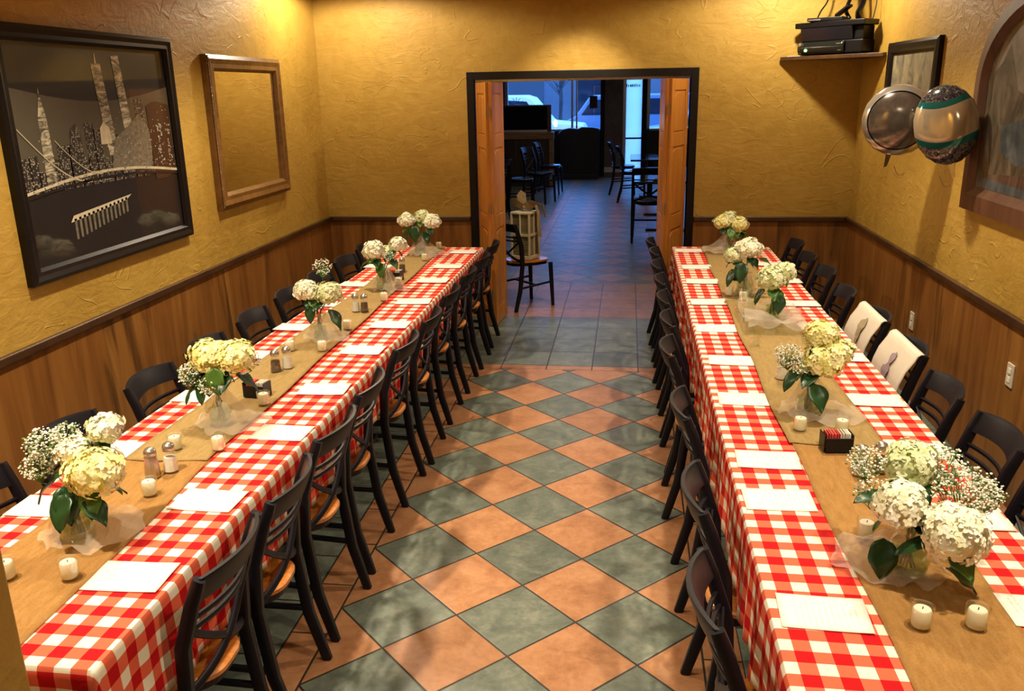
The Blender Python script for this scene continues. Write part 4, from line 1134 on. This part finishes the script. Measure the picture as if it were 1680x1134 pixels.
def balloon(lab, loc, rz, tilt, r, th, mt, sc=(1, 1, 1)):
    t = thing('foil_balloon', lab, 'balloon', loc, rz, 'foil balloons by the wall')
    o = balloon_mesh(r, th).build('foil_body', mt, t, smooth=180); o.rotation_euler = (0, tilt, 0); o.scale = sc
    k = MB().prism([(-.016, 0), (.016, 0), (.010, -.075), (-.006, -.085)], 'y', -.0012, .0012).build('tail', mat['foil'], t); k.location = (math.sin(-tilt) * r * sc[2], 0, -r * sc[2] * math.cos(tilt) + .008); k.rotation_euler = (0, tilt, 0)
    rb = MB().tube([(0, 0, -r * sc[2] - .06), (.015, .01, -r * sc[2] - .10), (.03, 0, -r * sc[2] - .115), (.055, .0, -r * sc[2] - .112), (.06, 0, -r * sc[2] - .10)], .0022, 5).build('ribbon', mat['bow'], t, smooth=60)
    return t
balloon('round silver foil balloon with a grey disc floating beside the small print', (2.715, 2.56, 1.812), R(-20), R(10), .205, .11, m_ballA())
balloon('foil balloon with cream and teal bands overlapping the silver one', (2.835, 2.12, 1.80), R(-38), R(-14), .21, .085, m_ballB(), (.80, 1, 1.02))

# ------------------------------------------------------------------ lattice box with bow on the doorway chair
lb = thing('lattice_box', 'cream louvred wooden tower box standing on the doorway chair seat', 'box', (.165, 5.165, .4695), R(-22))
cw = mat['cream_wood']
MB().bx(-.105, .105, -.105, .105, 0, .035).build('base', cw, lb, bevel=.003)
for sx in (-1, 1):
    for sy in (-1, 1): MB().bx(sx * .095 - .009, sx * .095 + .009, sy * .095 - .009, sy * .095 + .009, .035, .43).build('corner_post', cw, lb, bevel=.002)
MB().bx(-.105, .105, -.105, .105, .43, .448).build('top_board', cw, lb, bevel=.003)
tan = simple('aged_tan_wood', (.27, .215, .105), .7, var=.25, vscale=20)
for k in range(4):
    rzk = k * PI / 2; ca, sa = math.cos(rzk), math.sin(rzk); Mz = Matrix.Rotation(rzk, 3, 'Z')
    m = MB(); tl = Mz @ Matrix.Rotation(R(35), 3, 'X')
    if k in (1, 3):
        for j in range(9): m.box(Mz @ Vector((-.062 + .0155 * j, -.088, .235)), (.0135, .008, .39), M=Mz)
    else:
        for j in range(26): m.box(Mz @ Vector((0, -.086, .048 + .0148 * j)), (.172, .004, .0135), M=tl)
    m.build('louvre_panel', tan, lb)
    m = MB().box(Mz @ Vector((0, -.095, .235)), (.009, .014, .39), M=Mz).box(Mz @ Vector((0, -.095, .235)), (.175, .016, .022), M=Mz)
    m.build('cross_frame', cw, lb)
MB().bx(-.075, .075, -.075, .075, .036, .43).build('inner_lining', tan, lb)
bw = thing('burlap_bow', 'tan burlap bow tied on the top of the lattice box', 'bow', (.165, 5.165, .934), R(-22))
def loopr(name, pts, w, up):
    MB().sweep(pts, w, .004, up=up).build(name, mat['bow'], bw, smooth=60)
for s, tl in ((-1, .0), (1, -.012)):
    loopr('bow_loop', [(0, 0, .02), (s * .04, -.03, .055), (s * .08, -.04, .085 + tl), (s * .10, -.035, .085 + tl), (s * .105, -.02, .06), (s * .07, -.01, .035), (0, .0, .022)], .055, (0, 1, .5))
MB().ico((0, 0, .028), .030, 2, (1, 1, .9)).build('knot', mat['bow'], bw, smooth=180)
loopr('bow_tail', [(0, .0, .035), (.06, .0, .055), (.12, .0, .045), (.15, -.005, -.04), (.16, -.01, -.14), (.17, -.01, -.25)], .05, (1, 0, .3))
loopr('bow_tail', [(0, .02, .035), (.06, .07, .05), (.125, .12, .035), (.15, .13, -.08)], .045, (1, 1, 0))
loopr('bow_loop', [(0, 0, .03), (-.02, .02, .08), (-.03, .03, .14), (-.05, .03, .155), (-.075, .02, .125), (-.05, .01, .07), (0, 0, .03)], .05, (0, 1, 0))

# ------------------------------------------------------------------ the dark front dining room beyond the doorway
mw = mat['mauve_wall']; YF = 17.95
struct(MB().bx(-5.12, -5.0, YB + .14, YF, 0, ZC).build('wall_far_left', mw)); struct(MB().bx(5.4, 5.52, YB + .14, YF, 0, ZC).build('wall_far_right', mw))
struct(MB().bx(-5.12, XL - .12, YB, YB + .14, 0, ZC).build('wall_partition_left', mw)); struct(MB().bx(XR + .12, 5.52, YB, YB + .14, 0, ZC).build('wall_partition_right', mw))
wf = MB().bx(-5.12, -1.80, YF, YF + .2, 0, ZC).bx(.56, .985, YF - .02, YF + .2, 0, ZC).bx(-1.80, .46, YF, YF + .2, 2.75, ZC).bx(.985, 5.52, YF, YF + .2, 2.75, ZC)
wf.bx(4.2, 5.52, YF, YF + .2, 0, 2.75)
struct(wf.build('wall_street', mw))
struct(MB().bx(-1.80, .46, YF - .04, YF + .12, 0, 1.07).build('wall_low_window', mat['dark_panel']), 'black panel below the street window')
struct(MB().bx(1.42, 4.2, YF, YF + .12, 0, 1.06).build('wall_low_side', mat['dark_panel']))
struct(MB().bx(.56, .985, YF - .035, YF - .02, 0.10, .22).build('baseboard_street', mat['alu']))
def window(name, x0, x1, z0, z1, lab, bars=(), pane='window'):
    t = struct(thing(name, lab, None), None)
    MB().bx(x0, x1, YF + .05, YF + .056, z0, z1).build('pane', mat[pane], t)
    f = MB().bx(x0, x1, YF + .0, YF + .09, z0, z0 + .04).bx(x0, x1, YF, YF + .09, z1 - .04, z1).bx(x0, x0 + .07, YF, YF + .09, z0, z1)
    for bx_, w in bars: f.bx(bx_ - w / 2, bx_ + w / 2, YF + .01, YF + .09, z0, z1)
    f.build('frame', mat['alu'], t)
window('window_1', -1.80, .46, 1.07, 2.75, 'wide street window with pale bars', ((-.205, .05), (-.10, .035)))
window('door_3', .985, 1.42, .02, 2.75, 'glass street door', (), 'film')  # pale film added so the door pane stays bright with sky light
window('window_2', 1.535, 4.2, 1.06, 2.75, 'street window beside the glass door', ((3.0, .06),))
struct(MB().bx(.46, .56, YF - .05, YF + .12, 0, ZC).bx(1.42, 1.535, YF - .05, YF + .12, 0, ZC).build('trim_7', mat['casing']))
struct(MB().bx(.985, 1.42, YF + .02, YF + .05, .86, .90).build('trim_8', mat['casing']))
o = MB().bx(1.0, 1.41, YF - .01, YF - .004, 2.20, 2.72).build('window_banner', mat['purple']); tag(o, 'purple banner across the top of the glass street door', 'banner')
b = MB(); rs = random.Random(8)
for k in range(9): b.bx(1.01 + .042 * k, 1.01 + .042 * k + rs.uniform(.02, .034), YF + .03, YF + .034, 2.04, 2.04 + rs.uniform(.05, .075))
o = b.build('door_decal', mat['frame_black']); tag(o, 'dark row of illegible decals across the glass street door', 'decal')
o = MB().bx(.205, .385, YF - .012, YF - .002, 1.58, 1.86).build('window_notice', mat['frame_black'], bevel=.002); tag(o, 'dark rectangular notice stuck on the wide street window', 'notice')
b = MB()
for k in range(5):
    a = R(30 + 30 * k); ca, sa = math.cos(a), math.sin(a)
    b.sweep([(-1.53 + .05 * ca, YF + .03, 1.69 + .04 * sa), (-1.53 + .13 * ca, YF + .03, 1.69 + .13 * sa), (-1.53 + .20 * ca, YF + .03, 1.69 + .17 * sa)], .01, .05, up=(0, 1, 0), taper=[.5, 1.2, .5])
for k in (-1, 1): b.sweep([(-1.53, YF + .03, 1.70), (-1.53 + k * .13, YF + .03, 1.64), (-1.53 + k * .17, YF + .03, 1.58)], .01, .04, up=(0, 1, 0))
o = b.build('window_emblem', simple('dark_blue_emblem', (.02, .03, .10), .5)); tag(o, 'dark blue leaf-like emblem painted on the wide street window', 'emblem')

# host counter with screen
hc = thing('host_counter', 'half-wall counter with an oak cap and dark plank front in the front dining room', 'counter', (0, 0, 0))
MB().bx(-1.85, -.46, 15.80, 16.0, 1.0, 1.15).build('cap', mat['bar_wood'], hc, bevel=.01)
MB().bx(-1.82, -.56, 15.83, 15.97, 0, 1.0).build('plank_front', mat['dark_plank'], hc)
MB().bx(-.56, -.47, 15.82, 15.98, 0, 1.0).build('end_post', mat['bar_wood'], hc, bevel=.005)
tv = thing('glass_screen', 'dark framed glass screen standing on the counter cap', 'screen', (0, 0, 1.1505))
MB().bx(-1.80, -.60, 15.88, 15.91, .03, .55).build('glass_panel', mat['tv'], tv)
MB().bx(-.60, -.52, 15.86, 15.93, 0, .56).bx(-1.85, -1.80, 15.86, 15.93, 0, .56).bx(-1.80, -.60, 15.86, 15.93, .53, .56).build('frame', mat['dark_wood'], tv)
MB().bx(-1.80, -.60, 15.86, 15.93, 0, .045).build('bottom_rail', mat['alu'], tv)
o = MB().lathe([(.0005, 0), (.027, 0), (.027, .03), (.016, .045), (.0005, .045)], n=16).build('service_bell', mat['steel'], smooth=40); o.location = (-1.57, 15.829, 1.1505)
tag(o, 'small shiny round bell on the counter cap before the glass screen', 'bell')
bo = thing('booth_bench', 'low black booth back below the street window beside the counter', 'bench', (0, 0, 0))
MB().prism([(-.50, .0), (.44, .0), (.44, 1.13), (.30, 1.16), (.05, 1.17), (-.05, 1.13), (-.25, 1.15), (-.40, 1.12), (-.50, 1.05)], 'y', 17.55, 17.75).build('backrest', mat['dark_panel'], bo, bevel=.03)
MB().bx(-.50, .44, 17.30, 17.56, 0, .12).build('plinth', mat['dark_panel'], bo, bevel=.01)
# extra dark chairs by the counter
dseat = simple('blue_black_vinyl', (.012, .014, .03), .22)
dch = make_chair('black vinyl-seated chair at the dark table end, its back towards the doorway', dseat)
dch.location = (1.42, 8.72, 0); dch.rotation_euler = (0, 0, 0); dch.scale = (1.22, 1.1, 1.2); dch['group'] = 'dark chairs in the front dining room'
for x, y, rz, lab in ((-.80, 10.2, 60, 'dark chair closest to the doorway along the counter side of the front dining room'),
                      (-.95, 11.9, -80, 'second dark chair along the counter side of the front dining room'),
                      (-.72, 13.1, -110, 'third dark chair along the counter side, just before the half-wall counter'),
                      (-1.3, 9.1, 20, 'dark chair half hidden behind the folded door and lattice box'),
                      (-.68, 14.6, -95, 'dark chair closest to the half-wall counter'),
                      (.98, 13.2, -90, 'dark chair at the far end of the long table, beside the aisle'),
                      (.80, 14.4, -90, 'dark chair past the long table, closest to the glass street door')):
    dup(dch, (x, y, 0), R(rz), lab)
lt = thing('dining_table', 'long dark glossy table mirroring the street windows', 'table', (1.72, 10.6, 0))
MB().bx(-.50, .50, -1.15, 1.15, .715, .75).build('tabletop', mat['table_gloss'], lt, bevel=.004)
for yy in (-.8, .8):
    MB().bx(-.04, .04, yy - .04, yy + .04, .03, .715).build('pedestal', mat['chair'], lt); MB().bx(-.32, .32, yy - .05, yy + .05, 0, .03).build('base', mat['chair'], lt, bevel=.008)
lt2 = thing('dining_table', 'short dark table standing before the street window past the long table', 'table', (1.55, 14.0, 0))
MB().bx(-.38, .38, -.7, .7, .715, .75).build('tabletop', mat['table_gloss'], lt2, bevel=.004)
MB().bx(-.05, .05, -.05, .05, .03, .715).build('pedestal', mat['chair'], lt2); MB().bx(-.2, .2, -.2, .2, 0, .03).build('base', mat['chair'], lt2, bevel=.008)
t = thing('napkin_holder', 'pale napkin stack in a holder on the long dark table', 'napkin holder', (1.86, 11.4, .7505))
MB().bx(-.07, .07, -.05, .05, 0, .012).build('base', mat['steel'], t); MB().bx(-.06, .06, -.035, .035, .012, .15).build('napkins', mat['white_paper'], t, bevel=.004)
t = thing('side_plate', 'tan oval plate propped at the long dark table edge by the door leaf', 'plate', (1.60, 9.62, .7505))
MB().lathe([(.0005, 0), (.09, .0), (.12, .012), (.122, .018), (.09, .008), (.0005, .006)], n=28).build('dish', mat['bar_wood'], t, smooth=60)

# ------------------------------------------------------------------ the street
struct(MB().bx(-40, 40, 18.3, 60, -.25, -.02).build('street', mat['asphalt'])); struct(MB().bx(-40, 40, 18.15, 20.3, -.15, .0).build('pavement', mat['facade']))
def car(lab, x, y, dirx, prof, win, paint, length, width=1.8):
    t = thing('car', lab, 'car', (x, y, -.02), 0 if dirx > 0 else PI, 'cars in the street')
    MB().prism(prof, 'y', -width / 2, width / 2).build('body', paint, t, bevel=.05, seg=3)
    for s in (-1, 1):
        for wn in win: MB().prism(wn, 'y', s * width / 2 - .004, s * width / 2 + .012).build('side_window', mat['car_glass'], t)
    for wx in (length * .20, length * .80):
        for s in (-1, 1):
            w = MB().lathe([(.14, -.10), (.33, -.10), (.34, -.06), (.34, .06), (.33, .10), (.14, .10)], (0, 0, 0), 20, M=Matrix.Rotation(R(90), 3, 'X')).build('wheel', mat['rubber'], t, loc=(wx, s * (width / 2 - .06), .34), smooth=40)
            MB().lathe([(.0005, -.09), (.20, -.09), (.20, .09), (.0005, .09)], (0, 0, 0), 16, M=Matrix.Rotation(R(90), 3, 'X')).build('hub', mat['alu'], w)
    for s in (-1, 1): MB().box((length - .02, s * (width / 2 - .25), .78), (.08, .30, .14)).build('headlight', mat['white_paper'], t, bevel=.02)
    return t
suv = [(0, .35), (4.6, .35), (4.62, .75), (4.5, 1.0), (3.55, 1.10), (2.95, 1.80), (2.7, 1.88), (.25, 1.90), (.05, 1.1)]
suvw = [[(2.25, 1.12), (3.25, 1.12), (2.80, 1.70), (2.25, 1.74)], [(1.25, 1.12), (2.13, 1.12), (2.13, 1.74), (1.25, 1.75)], [(.3, 1.15), (1.13, 1.12), (1.13, 1.75), (.42, 1.75)]]
car('white sport utility car with dark side windows, seen through the wide street window', -4.75, 24.6, 1, suv, suvw, mat['car_white'], 4.6)
van = [(0, .3), (4.9, .3), (4.92, .8), (4.82, 1.02), (4.5, 1.15), (4.05, 1.75), (3.9, 1.82), (.1, 1.85), (0, 1.0)]
vanw = [[(3.2, 1.2), (4.3, 1.2), (3.95, 1.68), (3.2, 1.7)], [(1.3, 1.2), (3.0, 1.2), (3.0, 1.7), (1.3, 1.7)]]
car('blue van behind the pale window bars', 3.85, 27.4, -1, van, vanw, mat['car_blue'], 4.9, 1.95)
sed = [(0, .32), (4.4, .32), (4.4, .7), (4.2, .88), (3.2, 1.0), (2.45, 1.45), (1.4, 1.48), (.6, 1.0), (0, .95)]
sedw = [[(1.95, 1.02), (2.95, 1.02), (2.38, 1.38), (1.95, 1.40)], [(.85, 1.02), (1.85, 1.02), (1.85, 1.40), (1.42, 1.40)]]
car('silver saloon car seen beside the glass street door', 5.4, 22.8, -1, sed, sedw, mat['car_silver'], 4.4)
hl = thing('car', 'dark car with one glaring lit headlamp, low in the wide street window', 'car', (-5.32, 21.9, -.02), 0, 'cars in the street')
cp = [(0, .3), (4.4, .3), (4.45, .7), (4.2, .95), (3.2, 1.0), (2.5, 1.02), (0, 1.0)]
MB().prism(cp, 'y', -.85, .85).build('body', mat['car_silver'], hl, bevel=.05, seg=3)
MB().prism([(.5, 1.0), (2.9, 1.0), (2.2, 1.32), (.9, 1.34)], 'y', -.7, .7).build('cabin', mat['car_glass'], hl, bevel=.06, seg=3)
for wx in (.9, 3.5):
    for s in (-1, 1): MB().lathe([(.0005, -.10), (.33, -.10), (.33, .10), (.0005, .10)], (0, 0, 0), 20, M=Matrix.Rotation(R(90), 3, 'X')).build('wheel', mat['rubber'], hl, loc=(wx, s * .80, .33), smooth=40)
MB().ico((0, 0, 0), .11, 2, (.5, 1, .8)).build('lit_headlamp', mat['headlamp'], hl, loc=(4.44, -.55, 1.14), smooth=180)
fb = thing('storefront', 'pale low building across the street with dark windows', 'building', (0, 44, 0))
MB().bx(-22, 22, 0, 4, -.2, 4.2).build('facade', mat['facade'], fb)
for k in range(9): MB().bx(-20 + 4.6 * k, -17.2 + 4.6 * k, -.06, 0, .9, 2.6).build('shop_window', mat['car_glass'], fb)
MB().bx(-22.3, 22.3, -.6, 4, 4.2, 4.6).build('roof', mat['dark_panel'], fb)
o = MB().bx(-1.4, 1.4, -.05, .05, -.45, .45).build('sign_board', mat['red_sign'], bevel=.05); o.location = (-5.6, 43.85, 3.2); tag(o, 'blurred red sign on the building across the street', 'sign')
t = thing('street_tree', 'bare dark street tree behind the white car', 'tree', (-2.2, 40.0, -.02))
rr = random.Random(4); MB().tube([(0, 0, 0), (.05, 0, 1.5), (0, .05, 3.0)], .11, 8, taper=[1, .8, .5]).build('trunk', mat['bark'], t, smooth=60)
m = MB()
for k in range(22):
    a = rr.uniform(0, 6.28); l = rr.uniform(.6, 1.5); z = rr.uniform(1.6, 3.0)
    m.tube([(0, 0, z), (l * .5 * math.cos(a), l * .5 * math.sin(a), z + l * .5), (l * math.cos(a), l * math.sin(a), z + l * 1.1)], .02, 5, taper=[1, .6, .2])
m.build('branches', mat['bark'], t)

# ------------------------------------------------------------------ light
def spot(name, loc, e, col=(1, .80, .52), size=168, blend=.25, r=.05, aim=None):
    l = bpy.data.lights.new(name, 'SPOT'); l.energy = e; l.color = col; l.spot_size = R(size); l.spot_blend = blend; l.shadow_soft_size = r
    o = bpy.data.objects.new(name, l); C.objects.link(o); o.location = loc
    if aim is not None: o.rotation_euler = (Vector(aim) - Vector(loc)).to_track_quat('-Z', 'Y').to_euler()
    return o
WARM = (1, .85, .62)
for y, e in ((-1.22, 190), (.5, 125), (2.3, 120)): spot('ceiling_and_fill_spot', (-.70, y, 2.93), e, WARM, 112, .8)
for y, e in ((-1.3, 135), (.6, 115), (2.3, 110)): spot('ceiling_and_fill_spot', (2.02, y, 2.93), e, WARM, 112, .8)
spot('ceiling_and_fill_spot', (-1.1, 4.0, 2.93), 55, WARM)
spot('ceiling_and_fill_spot', (2.33, 4.05, 2.93), 55, WARM)
spot('ceiling_and_fill_spot', (.75, 4.0, 2.93), 75, WARM, 70, .8, aim=(.6, 5.6, 0))
spot('ceiling_and_fill_spot', (.7, -2.2, 2.93), 25, WARM)  # unseen low-power fill added near the camera, not a fitted ceiling lamp
a = bpy.data.lights.new('dining_room_fill', 'AREA'); a.shape = 'RECTANGLE'; a.size = 3.0; a.size_y = 6.0; a.energy = 26; a.color = (1, .80, .62)
ao = bpy.data.objects.new('dining_room_fill', a); C.objects.link(ao); ao.location = (.3, 11.0, 2.97)  # unseen warm fill added to lift the front dining room
w = bpy.data.worlds.new('World'); bpy.context.scene.world = w; w.use_nodes = True
bg = w.node_tree.nodes['Background']; bg.inputs[0].default_value = (.12, .34, 1.0, 1); bg.inputs[1].default_value = 4.2

# ------------------------------------------------------------------ camera
yaw, pit, rol, fpx = -0.1366369485, 0.2905718509, -0.0189445533, 1402.478
cz, sz, cp_, sp_, cr, sr = math.cos(yaw), math.sin(yaw), math.cos(pit), math.sin(pit), math.cos(rol), math.sin(rol)
fwd = Vector((sz * cp_, cz * cp_, -sp_)); rt_ = Vector((cz, -sz, 0)); up = rt_.cross(fwd)
r2 = rt_ * cr + up * sr; u2 = up * cr - rt_ * sr
cam = bpy.data.cameras.new('camera'); cam.sensor_width = 36; cam.lens = 36 * fpx / 1680; cam.clip_start = .05; cam.clip_end = 200
co = bpy.data.objects.new('camera', cam); C.objects.link(co)
co.matrix_world = Matrix(((r2.x, u2.x, -fwd.x, 1.13027), (r2.y, u2.y, -fwd.y, -2.93302), (r2.z, u2.z, -fwd.z, 2.02528), (0, 0, 0, 1)))
sc = bpy.context.scene
sc.camera = co
sc.view_settings.view_transform = 'Standard'; sc.view_settings.look = 'None'; sc.view_settings.gamma = 1; sc.view_settings.exposure = 0.72
sc.view_settings.use_curve_mapping = False
sc.cycles.use_denoising = True
sc.cycles.max_bounces = 10; sc.cycles.transparent_max_bounces = 16; sc.cycles.sample_clamp_indirect = 8
